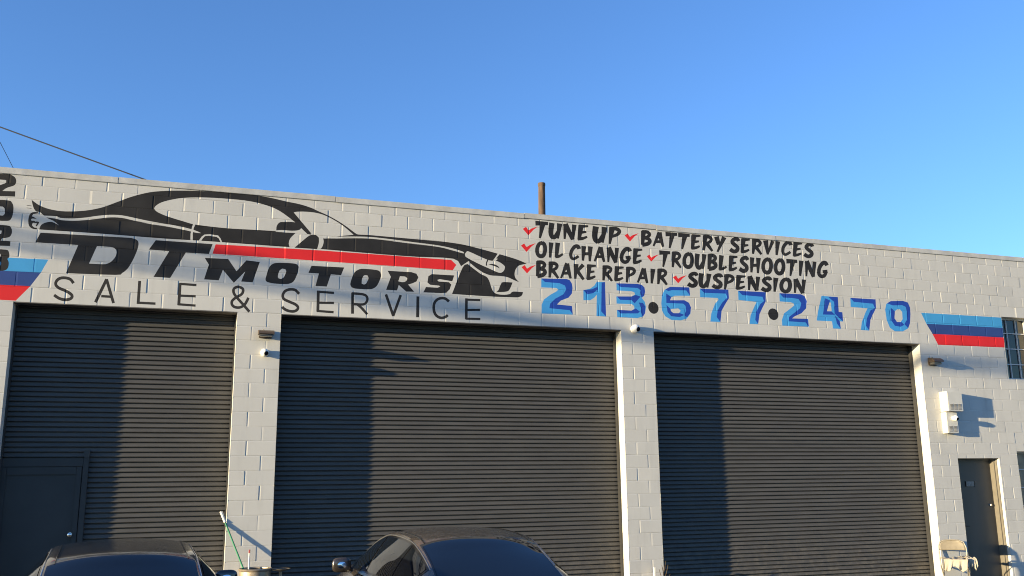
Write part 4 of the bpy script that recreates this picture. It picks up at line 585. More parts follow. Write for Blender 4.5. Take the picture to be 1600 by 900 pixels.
wall = MB(); pmb = [MB() for _ in MURAL]
GI, GO = 0.0028, 0.0100
LI, LO, RI, RO = 0.002, 0.025, 0.002, 0.0055      # struck joints: left bevel of each block shaped wide to catch a bright sunlit line
def cell(x0, x1, z0, z1, fl, rnd):
    """one block face; fl = groove flags (left, right, bottom, top)"""
    w = x1 - x0; h = z1 - z0
    if w < 0.004 or h < 0.004: return
    off, tx, tz, tone, vd, hd = rnd; xc = (x0 + x1) / 2; zc = (z0 + z1) / 2
    def prof(d, a=GI, b=GO): return 1.0 if d <= a else (0.0 if d >= b else (b - d) / (b - a))
    def dep(x, z):
        e = 0.0
        if fl[0]: e = max(e, prof(x - x0, LI, LO) * vd)
        if fl[1]: e = max(e, prof(x1 - x, RI, RO) * vd)
        if fl[2]: e = max(e, prof(z - z0) * hd)
        if fl[3]: e = max(e, prof(z1 - z) * hd)
        k = 1.0 if e == 0 else 1 - min(1, e / vd)
        return e - k * (off + tx * (x - xc) + tz * (z - zc))
    gx = [x0] + ([x0 + LI, x0 + LO] if fl[0] else []) + ([x1 - RO, x1 - RI] if fl[1] else []) + [x1]
    gz = [z0] + ([z0 + GI, z0 + GO] if fl[2] else []) + ([z1 - GO, z1 - GI] if fl[3] else []) + [z1]
    gx = sorted(gx); gz = sorted(gz)
    near = [l for l in LAYERS if l[3][0] < x1 and l[3][1] > x0 and l[3][2] < z1 and l[3][3] > z0]
    if not near:
        for i in range(len(gx) - 1):
            for j in range(len(gz) - 1):
                a, b, c, d = gx[i], gx[i + 1], gz[j], gz[j + 1]
                if b - a < 1e-6 or d - c < 1e-6: continue
                wall.poly([(a, dep(a, c), c), (b, dep(b, c), c), (b, dep(b, d), d), (a, dep(a, d), d)], 'wall', tone)
        return
    V = []; E = []
    def edge(p, q): E.append((len(V), len(V) + 1)); V.extend([Vector(p), Vector(q)])
    for a in gx: edge((a, z0), (a, z1))
    for c in gz: edge((x0, c), (x1, c))
    r = (x0, x1, z0, z1)
    for l in near:
        P = l[2]
        for i in range(len(P)):
            s = clip(P[i - 1], P[i], r)
            if s: edge(*s)
    ov, oe, of, _, _, _ = delaunay_2d_cdt(V, E, [], 0, 1e-5)
    for f in of:
        pts = [ov[i] for i in f]
        ar = abs((pts[1].x - pts[0].x) * (pts[2].y - pts[0].y) - (pts[2].x - pts[0].x) * (pts[1].y - pts[0].y))
        if ar < 1e-9: continue
        cx = sum(p.x for p in pts) / 3; cz = sum(p.y for p in pts) / 3
        own = None
        for l in reversed(near):
            b = l[3]
            if b[0] <= cx <= b[1] and b[2] <= cz <= b[3] and inside(cx, cz, l[2]):
                own = l; break
        p3 = [(p.x, dep(min(max(p.x, x0), x1), min(max(p.y, z0), z1)), p.y) for p in pts]
        if (pts[1].x - pts[0].x) * (pts[2].y - pts[0].y) - (pts[2].x - pts[0].x) * (pts[1].y - pts[0].y) < 0: p3 = p3[::-1]
        if own is None or own[1] is None: wall.poly(p3, 'wall', tone)
        else: pmb[own[0]].poly(p3, own[1], 0.5 + tone * 0.5)

for k in range(-21, 9):
    z0 = LINTEL + k * CH; z1 = z0 + CH
    if k == -21: z0 = -0.15
    if k == 8: z1 = TOPZ
    u = -11.0 - (0.5 if k % 2 else 0.0)
    while u < 50:
        x0, x1 = max(XU(u), WL), min(XU(u + 1), WR); u += 1
        if x1 - x0 < 0.01: continue
        rnd = (random.gauss(0, 0.0007), random.gauss(0, 0.0040), random.gauss(0, 0.003), random.gauss(1, 0.014), random.choice((0.0016, 0.0026, 0.0036, 0.0048)), random.choice((0.0018, 0.0028, 0.0038)))
        cx = {x0, x1}; cz = {z0, z1}
        for o in OPEN:
            if o[0] < x1 + .004 and o[1] > x0 - .004 and o[2] < z1 and o[3] > z0:
                for v in o[:2]:
                    if x0 + .004 < v < x1 - .004: cx.add(v)
                for v in o[2:]:
                    if z0 + .004 < v < z1 - .004: cz.add(v)
        cx = sorted(cx); cz = sorted(cz)
        for i in range(len(cx) - 1):
            for j in range(len(cz) - 1):
                a, b, c, d = cx[i], cx[i + 1], cz[j], cz[j + 1]; mx, mz = (a + b) / 2, (c + d) / 2
                if any(o[0] < mx < o[1] and o[2] < mz < o[3] for o in OPEN): continue
                def free(px, pz): return not any(o[0] - 1e-4 < px < o[1] + 1e-4 and o[2] < pz < o[3] for o in OPEN)
                fl = (abs(a - x0) < 1e-6 and free(a - .004, mz), abs(b - x1) < 1e-6 and free(b + .004, mz),
                      abs(c - z0) < 1e-6 and free(mx, c - .004) and k > -21, abs(d - z1) < 1e-6 and free(mx, d + .004))
                cell(a, b, c, d, fl, rnd)
# reveals of the openings, course by course
WT = 0.20
for o in OPEN:
    zlo = max(o[2], -0.15); k = math.floor((zlo - LINTEL) / CH + 1e-6)
    while True:
        c = max(LINTEL + k * CH, zlo); d = min(LINTEL + (k + 1) * CH, o[3]); k += 1
        if c >= o[3] - 1e-4: break
        if d - c < .012: continue
        for xx, sgn in ((o[0], 1), (o[1], -1)):
            t = random.gauss(1, .012); j = random.gauss(0, .0012)
            rows = [(c, -.003), (c + .005, 0 + j), (d - .005, 0 + j), (d, -.003)]
            for (za, da), (zb, db) in zip(rows, rows[1:]):
                q = [(xx + sgn * da * (1), 0.0, za), (xx + sgn * da, WT, za), (xx + sgn * db, WT, zb), (xx + sgn * db, 0.0, zb)]
                wall.poly(q if sgn > 0 else q[::-1], 'wall', t)
    if o[3] < LINTEL - .01 or o is OPEN[-2]:      # small openings: soffit and sill in block
        wall.poly([(o[0], 0, o[3]), (o[0], WT, o[3]), (o[1], WT, o[3]), (o[1], 0, o[3])], 'wall')
    if o[2] > 0: wall.poly([(o[0], 0, o[2]), (o[1], 0, o[2]), (o[1], WT, o[2]), (o[0], WT, o[2])], 'wall')
# back of the front wall, side and rear walls
def backwall():
    xs = sorted({WL, WR} | {v for o in OPEN for v in o[:2]}); zs = sorted({-0.15, TOPZ} | {v for o in OPEN for v in o[2:] if v > 0})
    for i in range(len(xs) - 1):
        for j in range(len(zs) - 1):
            mx, mz = (xs[i] + xs[i + 1]) / 2, (zs[j] + zs[j + 1]) / 2
            if any(o[0] < mx < o[1] and o[2] < mz < o[3] for o in OPEN): continue
            wall.poly([(xs[i], WT, zs[j]), (xs[i], WT, zs[j + 1]), (xs[i + 1], WT, zs[j + 1]), (xs[i + 1], WT, zs[j])], 'wall')
backwall()
wall.build('block_wall', shop, tone=True, weld=False)
sw = MB()
sw.box((WL, WT + .002, -.15), (WL + WT, DEPTH, TOPZ), 'wall'); sw.box((WR - WT, WT + .002, -.15), (WR, DEPTH, TOPZ), 'wall')
sw.box((WL + WT + .002, DEPTH - WT, -.15), (WR - WT - .002, DEPTH, TOPZ), 'wall')
sw.build('side_wall', shop, tone=True)
rf = MB(); rf.box((WL + WT + .003, WT + .003, 5.55), (WR - WT - .003, DEPTH - WT - .003, 5.68), 'roof'); rf.build('roof', shop)
for i, (pn, L) in enumerate(MURAL):
    o = pmb[i].build(pn, shop, tone=True, weld=False)
    lab = {0: 'light blue, navy and red slanted stripe at the left end of the wall', len(MURAL) - 1: 'light blue, navy and red slanted stripe beside the upper window'}.get(i)
    if lab: o['label'] = lab
# metal cap along the parapet
cp = MB(); x = WL - .02
random.seed(11)
joints = [WL - .02]
while joints[-1] < WR: joints.append(min(joints[-1] + random.choice((2.9, 3.05, 2.4)), WR + .02))
for a, b in zip(joints, joints[1:]):
    dz = random.gauss(0, .003); dy = random.gauss(0, .002)
    cp.box((a + .002, -.016 + dy, TOPZ - .004 + dz), (b - .002, WT + .02, TOPZ + .084 + dz), 'cap', bev=.004)
cp.box((WL - .02, WT + .025, TOPZ), (WL + WT + .02, DEPTH + .02, TOPZ + .08), 'cap'); cp.box((WR - WT - .02, WT + .025, TOPZ), (WR + .02, DEPTH + .02, TOPZ + .08), 'cap')
cp.box((WL + WT + .025, DEPTH - WT - .02, TOPZ), (WR - WT - .025, DEPTH + .02, TOPZ + .08), 'cap')
cp.build('parapet_cap', shop)

# roll-up doors
SY = 0.30; PITCH = 0.0672
def roller(x0, x1, seed):
    rr = random.Random(seed); mb = MB(); a, b = x0 - .08, x1 + .08
    nx = 14; N = int(4.55 / PITCH)
    prof = [(0.0, 0.026), (0.15, 0.027), (0.165, 0.006), (0.20, -0.003), (0.26, -0.0085), (0.33, -0.0105), (0.42, -0.0092), (0.54, -0.0040), (0.64, 0.0000), (0.72, 0.0012), (0.95, 0.0022), (0.965, 0.006), (0.98, 0.026)]
    warp = [rr.gauss(0, .0012) for _ in range(nx + 1)]
    V = []; F = []
    for s in range(N):
        j = rr.gauss(0, .0007); tilt = [rr.gauss(0, .0006) for _ in range(nx + 1)]
        for t, d in prof:
            for i in range(nx + 1):
                V.append((a + (b - a) * i / nx, SY + d + j + warp[i] * math.sin(s * .11 + i) + tilt[i] * (t - .5) * 2, s * PITCH + t * PITCH + rr.gauss(0, .0003)))
    R_ = N * len(prof)
    for r in range(R_ - 1):
        for i in range(nx):
            p = r * (nx + 1) + i; F.append((p, p + 1, p + nx + 2, p + nx + 1))
    mb.mesh(V, F, 'slat'); o = mb.build('roll_up_door', shop, smooth=True, angle=55)
    for sx in (x0, x1):
        q = MB(); s = -1 if sx == x0 else 1
        lo, hi = sorted((sx - s * .020, sx + s * .07)); q.box((lo, .203, 0), (hi, .286, 4.30), 'guide', bev=.003); q.build('guide_rail', o)
    q = MB(); q.box((x0 - .1, .205, LINTEL + .012), (x1 + .1, .46, LINTEL + .30), 'guide'); q.build('roll_hood', o)
    q = MB(); q.box((x0 + .001, .004, LINTEL - .012), (x1 - .001, .198, LINTEL - .001), 'steel'); q.build('lintel_plate', shop)
    q = MB(); q.box((x0, .262, .005), (x1, .285, .09), 'guide', bev=.003); q.build('bottom_bar', o)
    return o
d1 = roller(*DOORS[0], 1); d2 = roller(*DOORS[1], 2); d3 = roller(*DOORS[2], 3)
d1['label'] = 'left roll-up door with a walk-through door set into it'
# walk-through door set in the left roll-up door
wk = MB(); wk.box((-.15, .262, .02), (.725, .272, 2.04), 'wicket', bev=.002); wko = wk.build('walk_through_door', shop)
fr = MB()
fr.box((-.20, .245, .0), (-.135, .259, 2.10), 'wicket', bev=.003); fr.box((.70, .245, .0), (.765, .259, 2.10), 'wicket', bev=.003)
fr.box((-.133, .245, 2.0), (.698, .259, 2.10), 'wicket', bev=.003)
fr.box((.775, .235, .0), (.845, .27, 2.22), 'wicket', bev=.004); fr.box((-.20, .240, 2.106), (.773, .262, 2.215), 'wicket', bev=.003)
fr.box((.778, .224, 2.222), (.848, .262, 2.325), 'guide', bev=.003)
fr.build('door_frame', wko)
kb = MB(); kb.lathe([(0, -.05), (.012, -.05), (.026, -.04), (.028, -.028), (.012, -.018), (.012, -.006), (.03, -.004), (.03, 0)], 'chrome', 16, Matrix.Translation((.685, .2445, 1.22)) @ Matrix.Rotation(-math.pi / 2, 4, 'X'))
kb.build('door_knob', wko, smooth=True)

# entry door
ed = MB(); ed.box((ENTRY[0] + .045, .198, .01), (ENTRY[1] - .045, .236, ENTRY[3] - .045), 'entry', bev=.002); edo = ed.build('entry_door', shop)
ef = MB()
ef.box((ENTRY[0] + .002, .165, 0), (ENTRY[0] + .043, .240, ENTRY[3] - .002), 'entry', bev=.002)
ef.box((ENTRY[0] + .045, .165, ENTRY[3] - .043), (ENTRY[1] - .045, .240, ENTRY[3] - .002), 'entry', bev=.002)
ef.box((ENTRY[1] - .043, .10, 0), (ENTRY[1] - .022, .240, ENTRY[3] - .002), 'frame', bev=.002)
ef.box((ENTRY[1] - .020, .06, 0), (ENTRY[1] - .002, .240, ENTRY[3] - .002), 'frame', bev=.002)
ef.build('door_frame', edo)
sg = MB(); sg.box((15.775, .185, 1.655), (15.965, .1965, 1.745), 'plaque', bev=.002); sgo = sg.build('door_plaque', edo)
s2 = MB()
s2.box((15.762, .184, 1.65), (15.772, .1965, 1.75), 'lens'); s2.build('plaque_bracket', sgo)
s2 = MB(); s2.box((15.967, .184, 1.65), (15.975, .1965, 1.75), 'lens'); s2.build('plaque_bracket', sgo)
kb = MB()
kb.lathe([(0, -.03), (.018, -.028), (.024, -.018), (.024, 0)], 'chrome', 14, Matrix.Translation((16.30, .197, 1.31)) @ Matrix.Rotation(-math.pi / 2, 4, 'X')); kb.build('bolt', edo, smooth=True)
kb = MB(); kb.lathe([(0, -.028), (.016, -.026), (.02, -.016), (.02, 0)], 'steel', 14, Matrix.Translation((15.56, .197, 1.27)) @ Matrix.Rotation(-math.pi / 2, 4, 'X')); kb.build('bolt', edo, smooth=True)
kb = MB(); kb.lathe([(0, -.012), (.03, -.01), (.032, 0)], 'guide', 14, Matrix.Translation((15.57, .197, .95)) @ Matrix.Rotation(-math.pi / 2, 4, 'X')); kb.tube([(15.57, .19, .95), (15.57, .14, .95), (15.60, .138, .95), (15.69, .14, .945)], .010, 'guide', 8); kb.build('handle', edo, smooth=True)

def window(w, cols, rows, pane, name_label):
    x0, x1, z0, z1 = w
    p = MB(); p.box((x0 + .03, .150, z0 + .03), (x1 - .03, .158, z1 - .03), pane); po = p.build('window', shop); po['label'] = name_label
    f = MB(); y0, y1 = .118, .168
    f.box((x0 + .002, y0, z0 + .002), (x0 + .032, y1, z1 - .002), 'winframe', bev=.002); f.box((x1 - .032, y0, z0 + .002), (x1 - .002, y1, z1 - .002), 'winframe', bev=.002)
    f.box((x0 + .034, y0, z0 + .002), (x1 - .034, y1, z0 + .034), 'winframe', bev=.002); f.box((x0 + .034, y0, z1 - .034), (x1 - .034, y1, z1 - .002), 'winframe', bev=.002)
    for i in range(1, cols):
        x = x0 + (x1 - x0) * i / cols; f.box((x - .011, .126, z0 + .036), (x + .011, .149, z1 - .036), 'winframe', bev=.002)
    for i in range(1, rows):
        z = z0 + (z1 - z0) * i / rows; f.box((x0 + .036, .122, z - .010), (x1 - .036, .1245, z + .010), 'winframe'); f.box((x0 + .036, .1245, z - .009), (x0 + .05, .149, z + .009), 'winframe')
    f.build('frame', po); return po
window(WIN_UP, 3, 4, 'pane', 'tall upper window with white steel bars over dark glass')
window(WIN_LO, 2, 4, 'reflect_pane', 'lower window with a brownish reflection coloured into its panes')

# ------------------------------------------------------------------ wall lamps
def wall_lamp(x0, x1, z0, z1, depth, label):
    t = thing('wall_lamp', label, 'wall lamp', ((x0 + x1) / 2, 0, z0), group='bronze wall lamps on the garage'); w = (x1 - x0) / 2; h = z1 - z0
    bp = MB(); bp.box((-w * .85, -.03, .0), (w * .85, .002, h), 'bronze', bev=.006); bp.build('back_box', t)
    n = 10; hd = MB(); pr = []
    for i in range(n + 1):
        a = math.pi / 2 * i / n; pr.append((-.03 - (depth - .03) * math.sin(a) ** 1.15, h * .36 + h * .64 * math.cos(a)))
    V = []; F = []
    full = [(-.03, h * .36)] + pr
    for sx in (-w, w):
        for y, z in full: V.append((sx, y, z))
    k = len(full)
    F.append(tuple(range(k))); F.append(tuple(range(k, 2 * k))[::-1])
    for i in range(k): F.append((i, k + i, k + (i + 1) % k, (i + 1) % k))
    hd.mesh(V, F, 'bronze'); hd.build('hood', t, smooth=True, angle=35)
    gl = MB(); gl.box((-w * .86, -depth * .80, h * .06), (w * .86, -.032, h * .355), 'lampglass', bev=.01); gl.build('glass_lens', t)
    sc = MB(); sc.lathe([(0, .016), (.008, .014), (.009, 0)], 'bronze', 10, Matrix.Translation((-w * .3, -.05, h * .99))); sc.build('screw', t)
wall_lamp(2.945, 3.165, 3.90, 4.01, .205, 'brown wall lamp above the round camera on the pillar between the left and middle doors')
wall_lamp(14.985, 15.205, 3.865, 4.005, .185, 'brown hooded wall lamp right of the right roll-up door')

# ------------------------------------------------------------------ security cameras
def dome(x, y, z, s, aim, label):
    t = thing('security_camera', label, 'camera', (x, y, z), group='round white security cameras')
    b = MB(); b.lathe([(0, -.020), (.048 * s, -.018), (.056 * s, -.008), (.056 * s, .0015)], 'white_plastic', 24, Matrix.Rotation(-math.pi / 2, 4, 'X')); b.build('mount', t, smooth=True)
    bm = bmesh.new(); bmesh.ops.create_uvsphere(bm, u_segments=24, v_segments=14, radius=.064 * s); bl = MB(); c = Vector((0, -.058 * s - .004, 0)); bl.addbm(bm, 'white_plastic', Matrix.Translation(c)); bo = bl.build('ball', t, smooth=True)
    a = Vector(aim).normalized(); q = a.to_track_quat('Z', 'Y').to_matrix().to_4x4()
    l = MB(); l.lathe([(.034 * s, .046 * s), (.036 * s, .058 * s), (.028 * s, .066 * s), (.016 * s, .067 * s), (0, .064 * s)], 'lens', 20, Matrix.Translation(c) @ q); l.build('lens', bo, smooth=True)
dome(3.05, 0, 3.685, .92, (.45, -1, -.35), 'round white camera under the lamp on the left pillar')
dome(8.95, 0, 4.285, 1.12, (.35, -1, -.30), 'round white camera at the top of the right pillar, over the door corner')

# ------------------------------------------------------------------ white alarm boxes
def wbox(x0, x1, z0, z1, d, cols, label):
    t = thing('alarm_box', label, 'alarm box', (x0, 0, z0), group='white louvred metal boxes by the entry door'); w = x1 - x0; h = z1 - z0
    b = MB(); b.box((0, -d, 0), (w, .002, h), 'white_metal', bev=.004); b.build('housing', t)
    cv = MB(); cv.box((.006, -d - .004, .006), (w - .006, -d - .0005, h - .006), 'white_metal', bev=.0015); co = cv.build('cover', t)
    cw = w * .8 / cols
    for c in range(cols):
        l = MB(); xa = w * .1 + c * cw + cw * .1; xb = w * .1 + (c + 1) * cw - cw * .1
        for k in range(5):
            z = .03 + k * .022; l.box((xa, -d - .0075, z), (xb, -d - .0045, z + .010), 'slot')
            l.poly([(xa, -d - .0046, z + .019), (xb, -d - .0046, z + .019), (xb, -d - .012, z + .0125), (xa, -d - .012, z + .0125)], 'white_metal')
        l.build('louvre', co)
wbox(15.18, 15.525, 3.01, 3.373, .19, 3, 'larger white louvred alarm box, the upper of two beside the entry door')
wbox(15.175, 15.43, 2.615, 2.995, .125, 2, 'smaller white louvred box hanging under the larger box, camera on its front')
dome(15.335, -.128, 2.885, .80, (.10, -1, -.40), 'round white camera on the front of the lower alarm box')

# ------------------------------------------------------------------ folding chair, rag
ch = thing('folding_chair', 'beige metal folding chair with a cream rag on its seat beside the entry door', 'chair', (14.80, -.36, 0), math.radians(-38))
# local: seat faces -Y
fm = MB()
for s in (-1, 1):
    fm.tube([(s * .215, .24 - .02, .30), (s * .222, .235, .50), (s * .222, .25, .62), (s * .19, .262, .705), (s * .12, .27, .735)], .011, 'chairtube', 10)
    fm.tube([(s * .215, .22, .30), (s * .205, -.02, .14), (s * .205, -.20, .012)], .011, 'chairtube', 10)
fm.tube([(-.12, .27, .735), (0, .272, .742), (.12, .27, .735)], .011, 'chairtube', 10)
fm.tube([(-.205, -.12, .075), (.205, -.12, .075)], .008, 'chairtube', 8)
fm.build('front_frame', ch, smooth=True)
for s in (-1, 1):
    rl = MB(); rl.tube([(s * .185, -.19, .425), (s * .19, .03, .27), (s * .195, .22, .012)], .0105, 'chairtube', 10); rl.build('rear_leg', ch, smooth=True)
rb = MB(); rb.tube([(-.193, .13, .115), (.193, .13, .115)], .008, 'chairtube', 8); rb.build('stretcher', ch, smooth=True)
bk = MB(); V = []; F = []; nx, nz = 16, 8
for j in range(nz + 1):
    for i in range(nx + 1):
        u = -1 + 2 * i / nx; v = j / nz
        hw = .212 * (1 - .28 * max(0, v - .35) ** 2 / .4225 * 1.0)
        if v > .6: hw *= math.sqrt(max(0.0, 1 - ((v - .6) / .4) ** 2 * .45))
        V.append((u * hw, .25 + .022 * (1 - u * u) + .02 * v, .565 + v * .165))
for j in range(nz):
    for i in range(nx): p = j * (nx + 1) + i; F.append((p, p + 1, p + nx + 2, p + nx + 1))
bk.mesh(V, F, 'chairpaint'); bko = bk.build('backrest', ch, smooth=True); sm = bko.modifiers.new('thickness', 'SOLIDIFY'); sm.thickness = .012
st_ = MB(); st_.box((-.2, -.2, .425), (.2, .19, .445), 'chairpaint', bev=.009); st_.build('seat', ch, smooth=True)

def rag(name, label, loc, rz, w, d, drop, seed):
    rr = random.Random(seed); n = 26; V = []; F = []
    for j in range(n + 1):
        for i in range(n + 1):
            u = (i / n - .5); v = j / n
            x = u * w * (1 + .08 * math.sin(v * 5 + seed)); fold = .012 * math.sin(u * 21 + seed + 2.5 * v) + .008 * math.sin(u * 37 + v * 9)
            if v < .5:
                y = .14 - v * 2 * d; z = .452 + .007 * math.sin(u * 17 + v * 13) + .006 * math.sin(v * 23 + u * 5)
            else:
                t = (v - .5) * 2; lenf = drop * (.55 + .45 * math.cos(u * 5.2 + .7 + seed) ** 2)
                y = .14 - d - .018 - .035 * math.sin(min(t, 1) * 1.4) + fold * t * 1.8; z = .452 - t * lenf - .004
            V.append((x, y, z + (fold * .4 if v < .5 else 0)))
    for j in range(n):
        for i in range(n): p = j * (n + 1) + i; F.append((p, p + 1, p + n + 2, p + n + 1))
    mb = MB(); mb.mesh(V, F, 'cloth'); o = mb.build(name, None, smooth=True, angle=80); o.location = loc; o.rotation_euler = (0, 0, rz)
    s = o.modifiers.new('thickness', 'SOLIDIFY'); s.thickness = .004
    tag(o, label, 'rag', 'cream rags on the folding chair'); return o
rag('cleaning_rag', 'cream rag spread over the seat of the folding chair', (14.785, -.36, .0), math.radians(-38), .40, .35, .20, 1.3)
rag('cleaning_rag', 'bunched cream rag hanging off the right corner of the folding chair seat', (14.99, -.40, .016), math.radians(-20), .17, .33, .20, 4.1)

# ------------------------------------------------------------------ bin with handles
bn = thing('steel_drum', 'rusty open steel drum at the foot of the pillar, tool handles standing in it', 'drum', (3.04, -.262, 0)); bn.scale = (1, 1, 1.025)
b = MB(); R0 = .215
b.lathe([(0, .01), (R0 * .93, .01), (R0 * .95, .03), (R0 * .95, .24), (R0, .25), (R0 * .95, .26), (R0 * .95, .48), (R0, .49), (R0 * .95, .50), (R0 * .96, .70), (R0 * .9, .70), (R0 * .9, .03), (0, .03)], 'barrel', 32); b.build('body', bn, smooth=True)
b = MB(); b.lathe([(R0 * .93, .700), (R0 * .97, .693), (R0 * 1.02, .703), (R0 * 1.03, .716), (R0 * .98, .728), (R0 * .93, .724), (R0 * .91, .712), (R0 * .93, .700)], 'barrel', 32); b.build('rim', bn, smooth=True)
b2_ = MB(); b2_.lathe([(0, .735), (.05, .735), (.10, .75), (.125, .765), (.128, .77), (.122, .77), (.095, .757), (.05, .742), (0, .742)], 'barrel', 24)
pan = b2_.build('metal_pan', None, smooth=True); pan.location = (3.37, -.30, -.04); tag(pan, 'small worn steel pan on a stand to the right of the drum', 'pan')
ps = MB(); ps.tube([(0, 0, .03), (0, 0, .733)], .02, 'barrel', 10); ps.lathe([(0, .03), (.1, .03), (.1, .045), (.02, .055), (0, .055)], 'barrel', 18); ps.build('stand', pan, smooth=True)
pole = thing('broom_handle', 'green broom handle with a white grip leaning in the drum against the pillar', 'broom', (3.19, -.305, .04))
a, bb = Vector((0, 0, 0)), Vector((2.571 - 3.19, .029 + .305, 1.485 - .04)); k = .905
q = MB(); q.tube([a, a.lerp(bb, k)], .0115, 'green', 10); q.build('shaft', pole, smooth=True)
q = MB(); q.tube([a.lerp(bb, k - .005), a.lerp(bb, k + .01), a.lerp(bb, .985), bb], .019, 'foam', 12); q.build('grip', pole, smooth=True)
stk = thing('white_stick', 'short white stick with a red tip standing upright in the drum', 'stick', (2.955, -.235, .04))
q = MB(); q.tube([(0, 0, 0), (.003, .01, .90)], .010, 'foam', 10); q.build('shaft', stk, smooth=True)
q = MB(); q.tube([(.003, .01, .902), (.003, .01, .945)], .011, 'redtip', 10); q.build('tip', stk, smooth=True)
# twig at the foot of the right pillar
tw = MB(); tx, ty = 9.22, -.16
tw.tube([(tx, ty, .0), (tx + .01, ty, .30), (tx - .02, ty - .02, .50)], .013, 'twig', 7, r2=.006)
for dx, dz, l in ((.07, .30, .24), (-.09, .26, .22), (.03, .38, .22), (-.04, .42, .12), (.10, .2, .2)):
    tw.tube([(tx, ty, dz), (tx + dx * .6, ty - .02, dz + l * .5), (tx + dx, ty - .03, dz + l)], .007, 'twig', 6, r2=.003)
tag(tw.build('dry_branch'), 'dry forked branch at the foot of the pillar between the middle and right doors', 'branch')
sk = MB(); sk.box((9.09, -.10, 0), (9.125, -.065, .50), 'foam', bev=.004); tag(sk.build('wooden_stake'), 'short pale stake beside the dry branch at the right pillar', 'stake')

# ------------------------------------------------------------------ poles, wires, roof vents
pw = MB(); pts = [(13.55 + .01 * math.sin(z), 16 - .004 * z, z) for z in (-.2, 3, 6, 8, 9, 10, 10.8, 11.4, 12.0, 12.32)]
pw.tube(pts, .145, 'wood', 20, r2=.122); o = pw.build('wooden_pole', None, smooth=True)
tag(o, 'weathered brown wooden pole rising behind the parapet', 'pole')
q = MB(); q.lathe([(0, 12.36), (.13, 12.35), (.138, 12.32), (.134, 12.24), (.12, 12.22)], 'wood', 20, Matrix.Translation((13.545, 15.953, 0))); q.build('pole_cap', o, smooth=True)
for x, lab in ((7.92, 'small dark roof vent peeking over the parapet just right of the wooden pole'), (8.105, 'second small dark roof vent peeking over the parapet, farther from the wooden pole')):
    q = MB(); q.lathe([(0, 6.43), (.03, 6.425), (.034, 6.40), (.02, 6.39), (.02, 5.66), (0, 5.66)], 'vent', 14, Matrix.Translation((x, 1.0, 0))); tag(q.build('roof_vent', None, smooth=True), lab, 'roof vent', 'roof vents behind the parapet')
def wire(name, p, q_, sag, r, label, group=None, n=24):
    p, q_ = Vector(p), Vector(q_); mb = MB()
    mb.tube([p.lerp(q_, i / n) - Vector((0, 0, sag * 4 * (i / n) * (1 - i / n))) for i in range(n + 1)], r, 'cable', 6)
    o = mb.build(name, None, smooth=True); tag(o, label, 'wire', group); return o
wire('overhead_wire', (1.29, .3, 6.21), (-20, 3.2, 13.9), .12, .009, 'thick black overhead wire sloping down to the roof edge over the mural car')
wire('overhead_wire', (-.44, .3, 6.21), (-4.6, -9.8, 14.0), .0, .004, 'thin wire rising steeply from the left end of the roof')
def upole(x, y, h, label):
    t = thing('utility_pole', label, 'utility pole', (x, y, 0), group='utility poles left of the garage')
    q = MB(); q.tube([(0, 0, -.2), (0, 0, h)], .16, 'wood', 16, r2=.11); q.build('shaft', t, smooth=True)
    q = MB(); q.box((-.9, -.17, h - 1.0), (.9, -.06, h - .88), 'wood'); q.build('crossarm', t)
upole(-4.75, -9.9, 14.3, 'utility pole in the lot left of the garage door'); upole(-20.2, 3.2, 14.0, 'utility pole beyond the left end of the garage')
def cable_by_shade(S, r):
    """cable hung 20 m left of the door: heights follow the sag seen in its shade on the wall"""
    P = [((x + 20) * -0.210, z + 0.113 * (x + 20)) for x, z in S]
    k0 = (P[1][1] - P[0][1]) / (P[1][0] - P[0][0]); k1 = (P[-1][1] - P[-2][1]) / (P[-1][0] - P[-2][0])
    P = [(3.0, P[0][1] + k0 * (3.0 - P[0][0]))] + P + [(-14.0, P[-1][1] + k1 * (-14 - P[-1][0]))]
    mb = MB(); mb.tube([(-20, y, z) for y, z in P], r, 'cable', 8); o = mb.build('overhead_cable', None, smooth=True)
    tag(o, 'black telephone cable strung past the left end of the garage', 'wire', 'telephone cables left of the garage')
cable_by_shade([(-.33, 5.46), (3.45, 4.95), (7.4, 4.36), (9, 4.17), (12, 4.02), (16.2, 3.84)], .062)
cable_by_shade([(-.31, 5.22), (1.5, 4.98), (4.7, 4.60), (8.5, 4.24), (12, 4.1)], .045)
cable_by_shade([(-.29, 5.04), (2.01, 4.76), (4.7, 4.49), (9, 4.1), (12, 4.05), (16, 4.1)], .048)

# ------------------------------------------------------------------ cars
def lerp_tab(T, y):
    if y <= T[0][0]: return T[0][1]
    for (a, va), (b, vb) in zip(T, T[1:]):
        if y <= b:
            t = (y - a) / (b - a); return va + (vb - va) * t
    return T[-1][1]
def spl(T):
    """Catmull-Rom through a table"""
    def f(y):
        if y <= T[0][0]: return T[0][1]
        if y >= T[-1][0]: return T[-1][1]
        for i in range(len(T) - 1):
            if y <= T[i + 1][0]:
                x1, v1 = T[i]; x2, v2 = T[i + 1]
                m1 = (v2 - T[i - 1][1]) / (x2 - T[i - 1][0]) if i else (v2 - v1) / (x2 - x1)
                m2 = (T[i + 2][1] - v1) / (T[i + 2][0] - x1) if i + 2 < len(T) else (v2 - v1) / (x2 - x1)
                h = x2 - x1; t = (y - x1) / h
                return (2 * t ** 3 - 3 * t * t + 1) * v1 + (t ** 3 - 2 * t * t + t) * h * m1 + (-2 * t ** 3 + 3 * t * t) * v2 + (t ** 3 - t * t) * h * m2
    return f
